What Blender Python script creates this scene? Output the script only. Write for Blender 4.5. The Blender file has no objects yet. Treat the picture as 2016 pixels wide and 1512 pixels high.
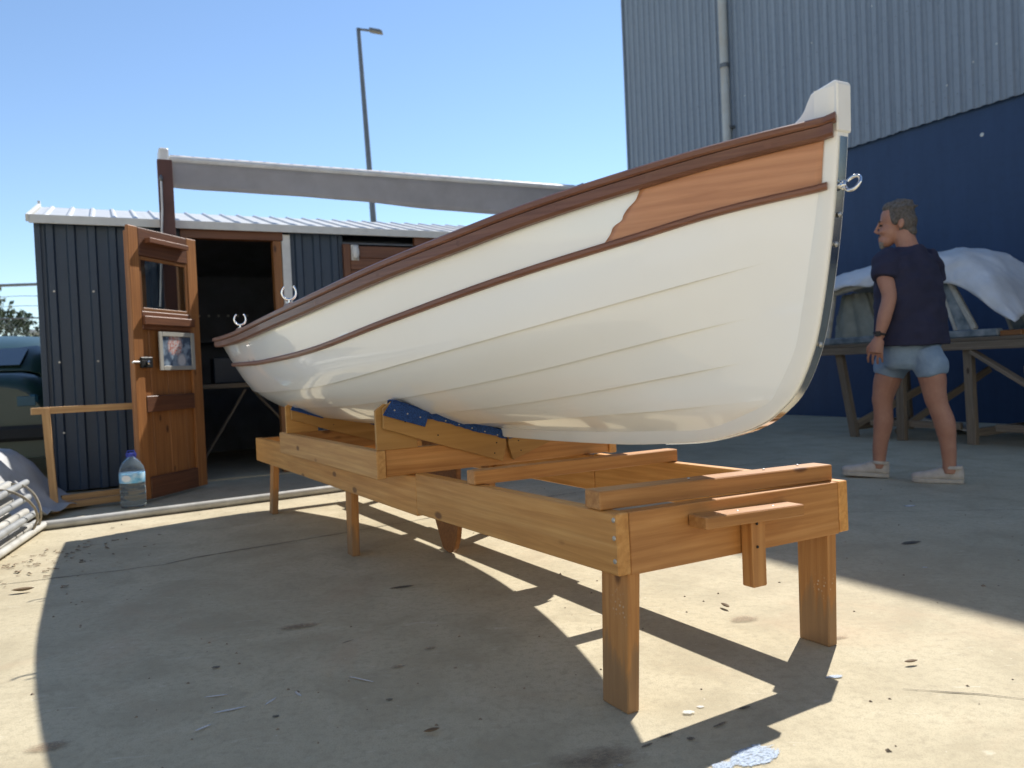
import bpy, bmesh, math, random
from mathutils import Vector, Matrix, Euler, noise
R = math.radians
random.seed(7)
scn = bpy.context.scene
COL = scn.collection

# ------------------------------------------------------------------ camera
CAM_H, PITCH, ROLL = 0.84, R(-1.25), R(2.5)
cam_d = bpy.data.cameras.new('camera')
cam = bpy.data.objects.new('camera', cam_d); COL.objects.link(cam)
cam_d.sensor_width = 36.0; cam_d.lens = 1550.0 / 2016.0 * 36.0
cam_d.clip_start = 0.05; cam_d.clip_end = 2000
_f = Vector((0, math.cos(PITCH), math.sin(PITCH))); _r0 = Vector((1, 0, 0)); _u0 = _r0.cross(_f)
_r = _r0 * math.cos(ROLL) - _u0 * math.sin(ROLL); _u = _u0 * math.cos(ROLL) + _r0 * math.sin(ROLL)
cam.matrix_world = Matrix(((_r.x, _u.x, -_f.x, 0), (_r.y, _u.y, -_f.y, 0), (_r.z, _u.z, -_f.z, CAM_H), (0, 0, 0, 1)))
cam_d.dof.use_dof = True; cam_d.dof.focus_distance = 2.5; cam_d.dof.aperture_fstop = 3.6
scn.camera = cam

# ------------------------------------------------------------------ sky, sun, exposure
SUN_AZ, SUN_EL = R(29.5), R(46.8)          # azimuth measured from +Y towards +X
world = bpy.data.worlds.new('World'); scn.world = world; world.use_nodes = True
wn = world.node_tree
sky = wn.nodes.new('ShaderNodeTexSky'); sky.sky_type = 'NISHITA'; sky.sun_disc = False
sky.sun_elevation = SUN_EL; sky.sun_rotation = SUN_AZ
sky.air_density = 1.0; sky.dust_density = 0.0; sky.ozone_density = 3.2; sky.altitude = 0
bg = wn.nodes['Background']; bg.inputs['Strength'].default_value = 0.057
wn.links.new(sky.outputs[0], bg.inputs['Color'])
sl = bpy.data.lights.new('sun', 'SUN'); sl.energy = 2.45; sl.angle = R(0.55); sl.color = (1.0, 0.962, 0.90)
so = bpy.data.objects.new('sun', sl); COL.objects.link(so)
_sd = Vector((math.sin(SUN_AZ) * math.cos(SUN_EL), math.cos(SUN_AZ) * math.cos(SUN_EL), math.sin(SUN_EL)))
so.rotation_euler = _sd.to_track_quat('Z', 'Y').to_euler(); so.location = _sd * 30
scn.view_settings.view_transform = 'Standard'; scn.view_settings.look = 'None'
scn.view_settings.exposure = 1.62; scn.view_settings.gamma = 1.0; scn.view_settings.use_curve_mapping = False
scn.cycles.max_bounces = 8; scn.cycles.diffuse_bounces = 5; scn.cycles.transparent_max_bounces = 8
scn.cycles.sample_clamp_indirect = 8.0

# ------------------------------------------------------------------ material helpers
def lin(r, g, b):
    f = lambda c: (c / 255 / 12.92) if c / 255 <= 0.04045 else ((c / 255 + 0.055) / 1.055) ** 2.4
    return (f(r), f(g), f(b), 1.0)

class NT:
    def __init__(s, name):
        s.m = bpy.data.materials.new(name); s.m.use_nodes = True; s.t = s.m.node_tree
        s.b = s.t.nodes['Principled BSDF']
    def n(s, kind, **kw):
        nd = s.t.nodes.new('ShaderNode' + kind)
        for k, v in kw.items():
            if k in nd.inputs.keys(): nd.inputs[k].default_value = v
            else: setattr(nd, k, v)
        return nd
    def l(s, a, b): s.t.links.new(a, b)
    def coords(s, kind='Object', scale=(1, 1, 1), jitter=True):
        tc = s.n('TexCoord'); mp = s.n('Mapping'); mp.inputs['Scale'].default_value = scale
        if jitter:
            oi = s.n('ObjectInfo'); m = s.n('Math', operation='MULTIPLY'); m.inputs[1].default_value = 37.0
            s.l(oi.outputs['Random'], m.inputs[0])
            ad = s.n('VectorMath', operation='ADD'); s.l(tc.outputs[kind], ad.inputs[0]); s.l(m.outputs[0], ad.inputs[1])
            s.l(ad.outputs[0], mp.inputs['Vector'])
        else: s.l(tc.outputs[kind], mp.inputs['Vector'])
        return mp.outputs[0]
    def noise(s, vec, scale, detail=4, rough=.55, dist=0.0):
        nd = s.n('TexNoise'); nd.inputs['Scale'].default_value = scale; nd.inputs['Detail'].default_value = detail
        nd.inputs['Roughness'].default_value = rough; nd.inputs['Distortion'].default_value = dist
        s.l(vec, nd.inputs['Vector']); return nd.outputs['Fac']
    def ramp(s, fac, stops, interp='LINEAR'):
        nd = s.n('ValToRGB'); cr = nd.color_ramp; cr.interpolation = interp
        while len(cr.elements) < len(stops): cr.elements.new(.5)
        for e, (p, c) in zip(cr.elements, stops):
            e.position = p; e.color = c if len(c) == 4 else (*c, 1)
        s.l(fac, nd.inputs['Fac']); return nd.outputs['Color']
    def mix(s, fac, a, b, blend='MIX'):
        nd = s.n('Mix', data_type='RGBA', blend_type=blend)
        for i, v in ((0, fac), (6, a), (7, b)):
            if hasattr(v, 'is_linked'): s.l(v, nd.inputs[i])
            else: nd.inputs[i].default_value = v
        return nd.outputs[2]
    def bump(s, h, strength=.2, dist=.01):
        nd = s.n('Bump'); nd.inputs['Strength'].default_value = strength; nd.inputs['Distance'].default_value = dist
        s.l(h, nd.inputs['Height']); s.l(nd.outputs[0], s.b.inputs['Normal'])
    def color(s, c):
        if hasattr(c, 'is_linked'): s.l(c, s.b.inputs['Base Color'])
        else: s.b.inputs['Base Color'].default_value = c
    def set(s, **kw):
        for k, v in kw.items(): s.b.inputs[k.replace('_', ' ')].default_value = v
        return s
def G(v): return (v, v, v, 1)

def wood(name, dark, mid, light, gscale=1.0, rough=.5, coat=0.0, knots=True, dirt=.25, spec=.4, ax=0):
    m = NT(name); pm = lambda a, b, c: [(a, b, c), (a * 1.5, a, c), (b, c, a)][ax]
    v = m.coords(scale=pm(1.0 * gscale, 22 * gscale, 22 * gscale))
    n1 = m.noise(v, 2.2, 6, .62, .6)
    w = m.n('TexWave', wave_type='RINGS', rings_direction='XYZ'[ax]); w.inputs['Scale'].default_value = .75
    w.inputs['Distortion'].default_value = 5.5; w.inputs['Detail'].default_value = 3; w.inputs['Detail Scale'].default_value = 1.4
    m.l(v, w.inputs['Vector'])
    a = m.ramp(n1, [(.28, dark), (.5, mid), (.74, light)])
    b = m.mix(m.ramp(w.outputs['Fac'], [(.0, G(0)), (.8, G(.22)), (1, G(.38))]), a, dark)
    v2 = m.coords(scale=(1, 1, 1))
    big = m.noise(v2, 3.5, 3)
    c = m.mix(m.ramp(big, [(.35, G(0)), (.75, G(dirt))]), b, dark)
    fine = m.noise(m.coords(scale=pm(6 * gscale, 160 * gscale, 160 * gscale)), 1.0, 3)
    c = m.mix(m.ramp(fine, [(.3, G(.28)), (.6, G(0))]), c, dark)
    if knots:
        vo = m.n('TexVoronoi'); vo.inputs['Scale'].default_value = 3.4; m.l(m.coords(scale=(.9, 2.0, 2.0)), vo.inputs['Vector'])
        c = m.mix(m.ramp(vo.outputs['Distance'], [(.06, G(.85)), (.11, G(0))]), c, (dark[0] * .3, dark[1] * .25, dark[2] * .25, 1))
    oi = m.n('ObjectInfo'); hs = m.n('HueSaturation')
    mr = m.n('MapRange'); mr.inputs['To Min'].default_value = .76; mr.inputs['To Max'].default_value = 1.20
    m.l(oi.outputs['Random'], mr.inputs['Value']); m.l(mr.outputs[0], hs.inputs['Value']); m.l(c, hs.inputs['Color'])
    m.color(hs.outputs[0]); m.bump(fine, .25, .002)
    m.set(Roughness=rough, Coat_Weight=coat, Coat_Roughness=.08, Specular_IOR_Level=spec)
    return m.m

def plain(name, col, rough=.5, metal=0.0, var=.12, vscale=6.0, bump=0.0, coat=0.0, dirt=None, spec=.5):
    m = NT(name); v = m.coords(scale=(1, 1, 1)); n = m.noise(v, vscale, 5, .6)
    d = dirt or (col[0] * .55, col[1] * .53, col[2] * .5, 1)
    m.color(m.mix(m.ramp(n, [(.35, G(0)), (.8, G(min(1, var * 3)))]), col, d))
    m.set(Roughness=rough, Metallic=metal, Coat_Weight=coat, Coat_Roughness=.05, Specular_IOR_Level=spec)
    if bump: m.bump(m.noise(v, vscale * 12, 4), bump, .004)
    return m.m

M = {}
M['pine'] = wood('pine_varnished', (.34, .140, .036, 1), (.49, .230, .068, 1), (.58, .300, .105, 1), 1.0, .48, .10, True, .3)
M['pine_pale'] = wood('pine_fresh', (.42, .20, .06, 1), (.56, .30, .10, 1), (.66, .39, .15, 1), 1.0, .55, .0, True, .18)
M['pine_gold_lit'] = wood('pine_golden_lit', (.42, .185, .045, 1), (.60, .300, .085, 1), (.69, .390, .135, 1), .9, .5, .08, True, .4)  # pine lightened for the side rails: bounce light put into the colour
M['ply'] = wood('plywood_honey', (.40, .20, .055, 1), (.54, .29, .085, 1), (.60, .34, .11, 1), .5, .55, .0, False, .15)
M['ply_edge'] = wood('plywood_edge', (.42, .25, .11, 1), (.62, .42, .2, 1), (.72, .52, .28, 1), 2.2, .65, .0, False, .1)
M['mahogany'] = wood('mahogany', (.125, .050, .030, 1), (.195, .085, .052, 1), (.255, .118, .075, 1), 1.4, .42, .15, False, .2, ax=1)
M['mahogany_light'] = wood('mahogany_cap', (.20, .085, .035, 1), (.30, .135, .055, 1), (.38, .18, .075, 1), 1.4, .36, .3, False, .3, ax=1)
M['okoume'] = wood('okoume_panel', (.36, .155, .075, 1), (.48, .225, .115, 1), (.56, .285, .155, 1), .8, .4, .25, False, .2, ax=1)
M['door_wood'] = wood('door_timber', (.19, .075, .022, 1), (.32, .130, .038, 1), (.41, .180, .056, 1), 1.0, .5, .1, True, .35)
M['door_red'] = wood('door_redwood', (.105, .040, .018, 1), (.175, .068, .030, 1), (.235, .098, .042, 1), 1.0, .5, .1, False, .3)
M['grey_timber'] = wood('weathered_timber', (.13, .100, .068, 1), (.22, .172, .120, 1), (.30, .240, .172, 1), 1.2, .8, 0, True, .4)
M['board'] = wood('board_fence_timber', (.34, .19, .08, 1), (.48, .29, .13, 1), (.56, .36, .18, 1), 1.0, .7, 0, False, .3)

def add_leg_wear(mat):
    t = mat.node_tree; b = t.nodes['Principled BSDF']; src = b.inputs['Base Color'].links[0].from_socket
    m = NT.__new__(NT); m.m = mat; m.t = t; m.b = b
    v = m.coords(); tc = m.n('TexCoord'); sp = m.n('SeparateXYZ'); m.l(tc.outputs['Object'], sp.inputs[0])
    vo = m.n('TexVoronoi'); vo.inputs['Scale'].default_value = 85; m.l(v, vo.inputs['Vector'])
    patch_ = m.noise(v, 7, 3)
    k = m.mix(1.0, m.ramp(vo.outputs['Distance'], [(.16, G(.55)), (.30, G(0))]), m.ramp(patch_, [(.60, G(0)), (.70, G(1))]), 'MULTIPLY')
    c = m.mix(k, src, (.66, .60, .47, 1))
    w = m.n('Math', operation='MULTIPLY_ADD'); m.l(m.noise(m.coords(scale=(2, 26, 26)), 1.6, 4), w.inputs[0]); w.inputs[1].default_value = .30; m.l(sp.outputs['X'], w.inputs[2])
    st = m.ramp(w.outputs[0], [(.02, G(.62)), (.06, G(.25)), (.068, G(0))])
    c = m.mix(st, c, (.20, .135, .075, 1))
    m.l(c, b.inputs['Base Color']); return mat
M['pine_leg'] = add_leg_wear(wood('pine_leg_worn', (.34, .140, .036, 1), (.47, .220, .066, 1), (.56, .290, .105, 1), 1.0, .55, .0, True, .35))
# gelcoat: slightly uneven cream white, glossy
g = NT('gelcoat_white'); gv = g.coords(jitter=False); gn = g.noise(gv, 1.6, 4)
g.color(g.mix(g.ramp(gn, [(.35, G(0)), (.7, G(1))]), (.88, .885, .88, 1), (.86, .86, .845, 1)))
g.set(Roughness=.28, Coat_Weight=.8, Coat_Roughness=.045); g.bump(g.noise(gv, 5, 2), .05, .01); M['gelcoat'] = g.m
g = NT('gelcoat_stem'); gv = g.coords(jitter=False); gn = g.noise(gv, 9, 5)
g.color(g.mix(g.ramp(gn, [(.5, G(0)), (.8, G(.25))]), (.82, .81, .78, 1), (.66, .63, .57, 1)))
g.set(Roughness=.22, Coat_Weight=.4, Coat_Roughness=.08); M['stem_white'] = g.m
M['lap_shade'] = plain('lap_shade_tan', (.30, .265, .205, 1), .7, 0, .3, 12)  # dark tan for the hull lap steps: groove shade put into the colour
M['steel'] = plain('polished_steel', (.66, .66, .65, 1), .1, 1.0, .06, 20)
M['chrome'] = plain('chrome', (.78, .78, .79, 1), .08, 1.0, .05, 20)
M['zinc'] = plain('zinc_screw', (.50, .49, .47, 1), .4, .8, .3, 40)
M['black_metal'] = plain('black_iron', (.018, .018, .018, 1), .5, .3, .3, 20)
# blue carpet
g = NT('blue_carpet'); gv = g.coords(); gn = g.noise(gv, 240, 3)
g.color(g.ramp(gn, [(.35, (.010, .034, .13, 1)), (.65, (.024, .085, .29, 1))])); g.set(Roughness=.95); g.bump(gn, .9, .006); M['carpet'] = g.m

def metal_paint(name, col, rough, var, streak=.3):
    m = NT(name); v = m.coords('Object', (3.0, 3.0, .35)); n = m.noise(v, 2.0, 6, .65)
    n2 = m.noise(m.coords('Object', (1, 1, 1)), 14, 5)
    c = m.mix(m.ramp(n, [(.35, G(0)), (.78, G(streak))]), col, (col[0] * 1.5 + .01, col[1] * 1.5 + .01, col[2] * 1.45 + .01, 1))
    c = m.mix(m.ramp(n2, [(.5, G(0)), (.8, G(var))]), c, (col[0] * .6, col[1] * .6, col[2] * .6, 1))
    m.color(c); m.set(Roughness=rough, Specular_IOR_Level=.45); return m.m
M['shed_steel'] = metal_paint('shed_steel_charcoal', (.030, .048, .076, 1), .42, .3)
M['roof_steel'] = metal_paint('roof_steel_pale', (.50, .51, .51, 1), .45, .25)
M['fascia'] = metal_paint('fascia_pale', (.58, .58, .55, 1), .5, .25)
M['clad_grey'] = metal_paint('cladding_slate_grey', (.215, .255, .305, 1), .5, .3)
M['wall_blue'] = metal_paint('wall_blue_paint', (.011, .036, .098, 1), .5, .35, .55)
M['pvc'] = plain('pvc_pipe', (.50, .49, .45, 1), .45, 0, .3, 8)
M['pvc_grey'] = plain('pvc_pipe_grey', (.30, .31, .31, 1), .5, 0, .3, 8)
M['downpipe'] = plain('downpipe_pale', (.44, .46, .45, 1), .5, 0, .3, 3, dirt=(.36, .30, .22, 1))
M['dark_inside'] = plain('dark_lining', (.16, .18, .22, 1), .8, 0, .3, 4)
M['white_paint'] = plain('white_paint', (.70, .70, .67, 1), .5, 0, .2, 5)
M['awn_bar'] = plain('awning_bar_white', (.70, .69, .66, 1), .4, 0, .2, 6)
M['valance'] = plain('awning_fabric_taupe', (.52, .49, .475, 1), .9, 0, .2, 5, .2)
_m = M['valance']; _t = _m.node_tree; _b = _t.nodes['Principled BSDF']; _tr = _t.nodes.new('ShaderNodeBsdfTranslucent'); _tr.inputs['Color'].default_value = (.50, .47, .45, 1)
_mx = _t.nodes.new('ShaderNodeMixShader'); _mx.inputs[0].default_value = .36; _t.links.new(_b.outputs[0], _mx.inputs[1]); _t.links.new(_tr.outputs[0], _mx.inputs[2]); _t.links.new(_mx.outputs[0], _t.nodes['Material Output'].inputs['Surface'])
M['brown_post'] = plain('brown_painted_post', (.115, .044, .032, 1), .55, 0, .3, 6)
M['rope'] = plain('rope', (.36, .31, .23, 1), .9, 0, .3, 60, .5)
M['tarp_white'] = plain('tarp_white', (.60, .62, .64, 1), .55, 0, .2, 4, .1)
M['tarp_grey'] = plain('tarp_grey', (.46, .47, .48, 1), .6, 0, .3, 6, .15)
M['cloth_sage'] = plain('cloth_sage', (.24, .26, .23, 1), .8, 0, .3, 7, .2)
M['cabin_blue'] = plain('cabin_bluegrey', (.075, .105, .125, 1), .5, 0, .5, 9, dirt=(.34, .37, .37, 1))
M['cabin_cream'] = plain('cabin_cream', (.46, .45, .40, 1), .5, 0, .4, 9)
M['panel_cream'] = plain('panel_cream', (.44, .42, .36, 1), .6, 0, .25, 4)
M['panel_teal'] = plain('panel_teal', (.022, .10, .15, 1), .5, 0, .3, 5)
M['car_green'] = plain('car_paint_green', (.008, .036, .026, 1), .38, .0, .15, 3, coat=.25)
M['rubber'] = plain('rubber', (.02, .02, .02, 1), .8, 0, .2, 10)
M['skin'] = plain('skin', (.40, .205, .135, 1), .55, 0, .25, 14, dirt=(.30, .13, .085, 1))
M['hair'] = plain('hair_grey_brown', (.085, .070, .056, 1), .8, 0, .5, 60, 1.0, dirt=(.21, .19, .17, 1))
M['beard'] = plain('beard_grey', (.30, .27, .24, 1), .8, 0, .5, 60, .8)
M['shirt'] = plain('shirt_navy', (.024, .024, .052, 1), .9, 0, .15, 8, .2)
g = NT('denim_pale'); gv = g.coords(); gn = g.noise(gv, 8, 5); gf = g.noise(gv, 300, 2)
g.color(g.mix(g.ramp(gf, [(.4, G(0)), (.7, G(.3))]), g.ramp(gn, [(.3, (.115, .185, .275, 1)), (.7, (.24, .33, .42, 1))]), (.4, .46, .52, 1)))
g.set(Roughness=.9); M['denim'] = g.m
M['shoe'] = plain('shoe_canvas', (.50, .46, .40, 1), .85, 0, .2, 20, .3)
M['sole'] = plain('shoe_sole', (.46, .43, .37, 1), .7, 0, .2, 20)
M['strap'] = plain('watch_strap', (.015, .014, .014, 1), .6, 0, .2, 20)
M['lamp_grey'] = plain('galvanised_steel', (.17, .18, .19, 1), .5, .5, .2, 4)
M['wire'] = plain('fence_wire', (.22, .23, .24, 1), .5, .6, .2, 10)
M['far_wall'] = plain('far_render', (.52, .52, .50, 1), .8, 0, .15, 1)
M['bounce_wall_cream'] = plain('render_cream', (.70, .66, .57, 1), .8, 0, .15, 1.2, .2)
M['bark'] = plain('bark', (.10, .075, .055, 1), .9, 0, .4, 8, .5)
M['leaf'] = plain('leaf_green', (.045, .075, .035, 1), .7, 0, .4, 2)
M['dry_leaf'] = plain('dry_leaf', (.20, .135, .075, 1), .8, 0, .4, 30)
M['blue_cap'] = plain('cap_blue', (.03, .05, .35, 1), .4, 0, .1, 10)
M['label_blue'] = plain('label_blue', (.10, .42, .70, 1), .4, 0, .5, 30, dirt=(.65, .78, .85, 1))
M['label_white'] = plain('label_white', (.75, .78, .8, 1), .5, 0, .1, 30)
M['yellow'] = plain('yellow_paint', (.60, .55, .10, 1), .7, 0, .3, 8)
g = NT('bottle_plastic'); g.set(Roughness=.06, Transmission_Weight=.92, IOR=1.2, Base_Color=(.80, .90, .95, 1)); M['pet'] = g.m
g = NT('window_glass'); g.set(Roughness=.03, Transmission_Weight=1.0, IOR=1.3, Base_Color=(.55, .60, .62, 1)); M['glass'] = g.m
g = NT('car_glass'); g.set(Roughness=.04, Base_Color=(.02, .035, .035, 1), Specular_IOR_Level=.9, Coat_Weight=.6); M['car_glass'] = g.m

# awning cloth with stripes (stripes run front to back)
g = NT('awning_stripes'); gv = g.coords('Object', (1, 1, 1), False); w = g.n('TexWave', wave_type='BANDS', bands_direction='X')
w.inputs['Scale'].default_value = 2.6; g.l(gv, w.inputs['Vector'])
g.color(g.ramp(w.outputs['Fac'], [(.30, (.66, .62, .56, 1)), (.5, (.60, .40, .33, 1)), (.72, (.70, .68, .64, 1)), (.93, (.33, .31, .31, 1))], 'EASE'))
g.set(Roughness=.85); M['stripes'] = g.m

# concrete yard
g = NT('concrete'); gv = g.coords('Object', (1, 1, 1), False)
n_big = g.noise(gv, .55, 6, .6, .4); n_mid = g.noise(gv, 3.4, 7, .66, .5); n_fine = g.noise(gv, 42, 6, .7); n_grit = g.noise(gv, 260, 3, .6)
c = g.ramp(n_big, [(.30, (.41, .348, .230, 1)), (.52, (.485, .420, .285, 1)), (.72, (.545, .478, .335, 1))])
c = g.mix(g.ramp(n_mid, [(.36, G(.75)), (.56, G(0))]), c, (.36, .305, .20, 1))
c = g.mix(g.ramp(n_mid, [(.60, G(0)), (.78, G(.5))]), c, (.63, .575, .44, 1))
c = g.mix(g.ramp(n_fine, [(.32, G(.65)), (.52, G(0))]), c, (.32, .275, .185, 1))
c = g.mix(g.ramp(n_grit, [(.36, G(.5)), (.5, G(0))]), c, (.28, .24, .165, 1))
# scuffs: stretched noise
gs = g.noise(g.coords('Object', (1.2, 5.0, 1), False), 6.0, 5, .7, 1.2)
c = g.mix(g.ramp(gs, [(.62, G(0)), (.74, G(.5))]), c, (.64, .59, .46, 1))
n_sp = g.noise(gv, 1.3, 5, .7, .8)
c = g.mix(g.ramp(n_sp, [(.56, G(0)), (.70, G(.45))]), c, (.42, .31, .20, 1))
# drips and oil spots
for sc_, th, colr, am in ((2.3, .026, (.10, .085, .065, 1), .7), (9.5, .038, (.16, .135, .10, 1), .6), (19., .06, (.62, .57, .46, 1), .6), (1.15, .085, (.34, .25, .16, 1), .4)):
    vo = g.n('TexVoronoi'); vo.inputs['Scale'].default_value = sc_; vo.inputs['Randomness'].default_value = 1
    wv = g.n('VectorMath', operation='ADD'); nz = g.n('TexNoise'); nz.inputs['Scale'].default_value = sc_ * 5; g.l(gv, nz.inputs['Vector'])
    ms = g.n('VectorMath', operation='SCALE'); ms.inputs['Scale'].default_value = .16 / sc_; g.l(nz.outputs['Color'], ms.inputs[0])
    g.l(gv, wv.inputs[0]); g.l(ms.outputs[0], wv.inputs[1]); g.l(wv.outputs[0], vo.inputs['Vector'])
    sel = g.ramp(vo.outputs['Color'], [(.56, G(0)), (.62, G(1))]) if sc_ < 10 else g.ramp(vo.outputs['Color'], [(.55, G(0)), (.6, G(1))])
    msk = g.mix(1.0, g.ramp(vo.outputs['Distance'], [(th * .6, G(am)), (th, G(0))]), sel, 'MULTIPLY')
    c = g.mix(msk, c, colr)
g.color(c); g.set(Roughness=.82, Specular_IOR_Level=.3)
hb = g.n('Math', operation='ADD'); g.l(n_fine, hb.inputs[0]); g.l(n_grit, hb.inputs[1]); g.bump(hb.outputs[0], .28, .004)
M['concrete'] = g.m
def stain(name, c1, c2, amount, soft, rough=.8):
    """thin mark soaked into the concrete: worn through in places, ragged at its edge"""
    m = NT(name); v = m.coords('Object', (1, 1, 1)); tc = m.n('TexCoord')
    ln = m.n('VectorMath', operation='LENGTH'); m.l(tc.outputs['Object'], ln.inputs[0])
    n1 = m.noise(v, 2.2, 6, .65); n2 = m.noise(v, 9, 4, .6)
    a = m.n('Math', operation='MULTIPLY_ADD'); m.l(n1, a.inputs[0]); a.inputs[1].default_value = 1.1; a.inputs[2].default_value = -.55
    d = m.n('Math', operation='ADD'); m.l(ln.outputs['Value'], d.inputs[0]); m.l(a.outputs[0], d.inputs[1])
    f = m.ramp(d.outputs[0], [(max(0, .80 - soft), G(amount)), (.84, G(0))])
    f = m.mix(1.0, f, m.ramp(n2, [(.30, G(.25)), (.55, G(1))]), 'MULTIPLY')
    m.color(m.mix(n2, c1, c2)); m.set(Roughness=rough); m.l(f, m.b.inputs['Alpha']); return m.m
M['stain_blue'] = stain('paint_spill_blue', (.17, .27, .44, 1), (.55, .60, .64, 1), .95, .06)
M['stain_brown'] = stain('stain_brown', (.20, .14, .09, 1), (.16, .11, .075, 1), .55, .6)
M['stain_tan'] = stain('stain_tan', (.30, .215, .13, 1), (.24, .165, .10, 1), .6, .35)
M['stain_white'] = stain('paint_drop_white', (.66, .65, .62, 1), (.58, .56, .52, 1), .85, .15)
M['stain_dark'] = stain('stain_dark', (.04, .033, .028, 1), (.07, .06, .05, 1), .8, .2)
M['soot'] = plain('dark_mark', (.03, .026, .022, 1), .7, 0, .2, 30)
M['crack'] = plain('crack_dark', (.10, .085, .065, 1), .9, 0, .3, 30)

# ------------------------------------------------------------------ geometry helpers
def link(o, parent=None):
    COL.objects.link(o)
    if parent is not None: o.parent = parent
    return o
def thing(name, label, cat, loc=(0, 0, 0), deg=0.0, group=None):
    o = bpy.data.objects.new(name, None); COL.objects.link(o); o.empty_display_size = .1
    o.location = loc; o.rotation_euler = (0, 0, R(deg)); tag(o, label, cat, group); return o
def tag(o, label, cat, group=None):
    o['label'] = label; o['category'] = cat
    if group: o['group'] = group
    return o
def from_bm(name, bm, mat, parent=None, smooth=False):
    bm.normal_update(); me = bpy.data.meshes.new(name); bm.to_mesh(me); bm.free()
    me.materials.append(M[mat] if isinstance(mat, str) else mat)
    if smooth:
        for p in me.polygons: p.use_smooth = True
    return link(bpy.data.objects.new(name, me), parent)
def pydata(name, V, F, mat, parent=None, smooth=False):
    me = bpy.data.meshes.new(name); me.from_pydata([tuple(v) for v in V], [], F); me.update()
    me.materials.append(M[mat] if isinstance(mat, str) else mat)
    bm = bmesh.new(); bm.from_mesh(me); bmesh.ops.recalc_face_normals(bm, faces=bm.faces); bm.to_mesh(me); bm.free()
    if smooth:
        for p in me.polygons: p.use_smooth = True
    return link(bpy.data.objects.new(name, me), parent)
def autosmooth(o, deg=35):
    me = o.data
    bm = bmesh.new(); bm.from_mesh(me)
    for e in bm.edges:
        if len(e.link_faces) == 2: e.smooth = e.calc_face_angle(0) < R(deg)
    for f in bm.faces: f.smooth = True
    bm.to_mesh(me); bm.free(); return o
def box(name, lo, hi, mat, parent=None, bevel=.002, mtx=None):
    """box with its own centre and its longest side as local X, so the grain follows it"""
    lo = Vector(lo); hi = Vector(hi); c = (lo + hi) / 2; d = hi - lo
    ax = max(range(3), key=lambda i: d[i])
    rot = {0: Matrix.Identity(3), 1: Matrix(((0, -1, 0), (1, 0, 0), (0, 0, 1))), 2: Matrix(((0, 0, -1), (0, 1, 0), (1, 0, 0)))}[ax]
    ld = [abs(x) for x in (rot.transposed() @ d)]
    bm = bmesh.new(); bmesh.ops.create_cube(bm, size=1.0)
    bmesh.ops.scale(bm, vec=ld, verts=bm.verts)
    if bevel: bmesh.ops.bevel(bm, geom=bm.edges[:], offset=min(bevel, min(ld) * .3), segments=1, affect='EDGES')
    o = from_bm(name, bm, mat, parent)
    o.matrix_local = Matrix.Translation(c) @ rot.to_4x4() if mtx is None else mtx @ (Matrix.Translation(c) @ rot.to_4x4())
    return o
def beam(name, a, b, w, t, mat, parent=None, up=(0, 0, 1), bevel=.002, roll=0):
    """board from a to b; w measured across (sideways), t along 'up'"""
    a = Vector(a); b = Vector(b); x = (b - a); L = x.length; x.normalize(); z = Vector(up); y = z.cross(x).normalized(); z = x.cross(y)
    bm = bmesh.new(); bmesh.ops.create_cube(bm, size=1.0); bmesh.ops.scale(bm, vec=(L, w, t), verts=bm.verts)
    if bevel: bmesh.ops.bevel(bm, geom=bm.edges[:], offset=min(bevel, min(w, t) * .3), segments=1, affect='EDGES')
    o = from_bm(name, bm, mat, parent)
    mt = Matrix((x, y, z)).transposed().to_4x4(); mt.translation = (a + b) / 2
    o.matrix_local = mt; return o
def tube(name, pts, rad, mat, parent=None, n=10, cap=True, smooth=True, V=None, F=None):
    """round tube along pts; rad scalar or list"""
    pts = [Vector(p) for p in pts]; own = V is None
    if own: V, F = [], []
    base = len(V); prev = None
    for i, p in enumerate(pts):
        d = (pts[min(i + 1, len(pts) - 1)] - pts[max(i - 1, 0)]).normalized()
        if prev is None:
            s = d.cross(Vector((0, 0, 1))); s = s if s.length > .05 else d.cross(Vector((1, 0, 0)))
        else: s = prev - d * prev.dot(d)
        s.normalize(); prev = s; t = d.cross(s); r = rad[i] if isinstance(rad, (list, tuple)) else rad
        for k in range(n):
            a = 2 * math.pi * k / n; V.append(p + s * (math.cos(a) * r) + t * (math.sin(a) * r))
    for i in range(len(pts) - 1):
        for k in range(n):
            a = base + i * n + k; b = base + i * n + (k + 1) % n
            F.append((a, b, b + n, a + n))
    if cap:
        F.append(tuple(base + k for k in range(n - 1, -1, -1))); F.append(tuple(base + (len(pts) - 1) * n + k for k in range(n)))
    if own: return autosmooth(pydata(name, V, F, mat, parent, True), 50)
def lathe(name, prof, mat, parent=None, n=24, loc=(0, 0, 0)):
    V, F = [], []
    for r, z in prof:
        for k in range(n):
            a = 2 * math.pi * k / n; V.append((r * math.cos(a), r * math.sin(a), z))
    for i in range(len(prof) - 1):
        for k in range(n):
            F.append((i * n + k, i * n + (k + 1) % n, (i + 1) * n + (k + 1) % n, (i + 1) * n + k))
    F.append(tuple(range(n - 1, -1, -1))); F.append(tuple((len(prof) - 1) * n + k for k in range(n)))
    o = autosmooth(pydata(name, V, F, mat, parent, True), 40); o.location = loc; return o
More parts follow.
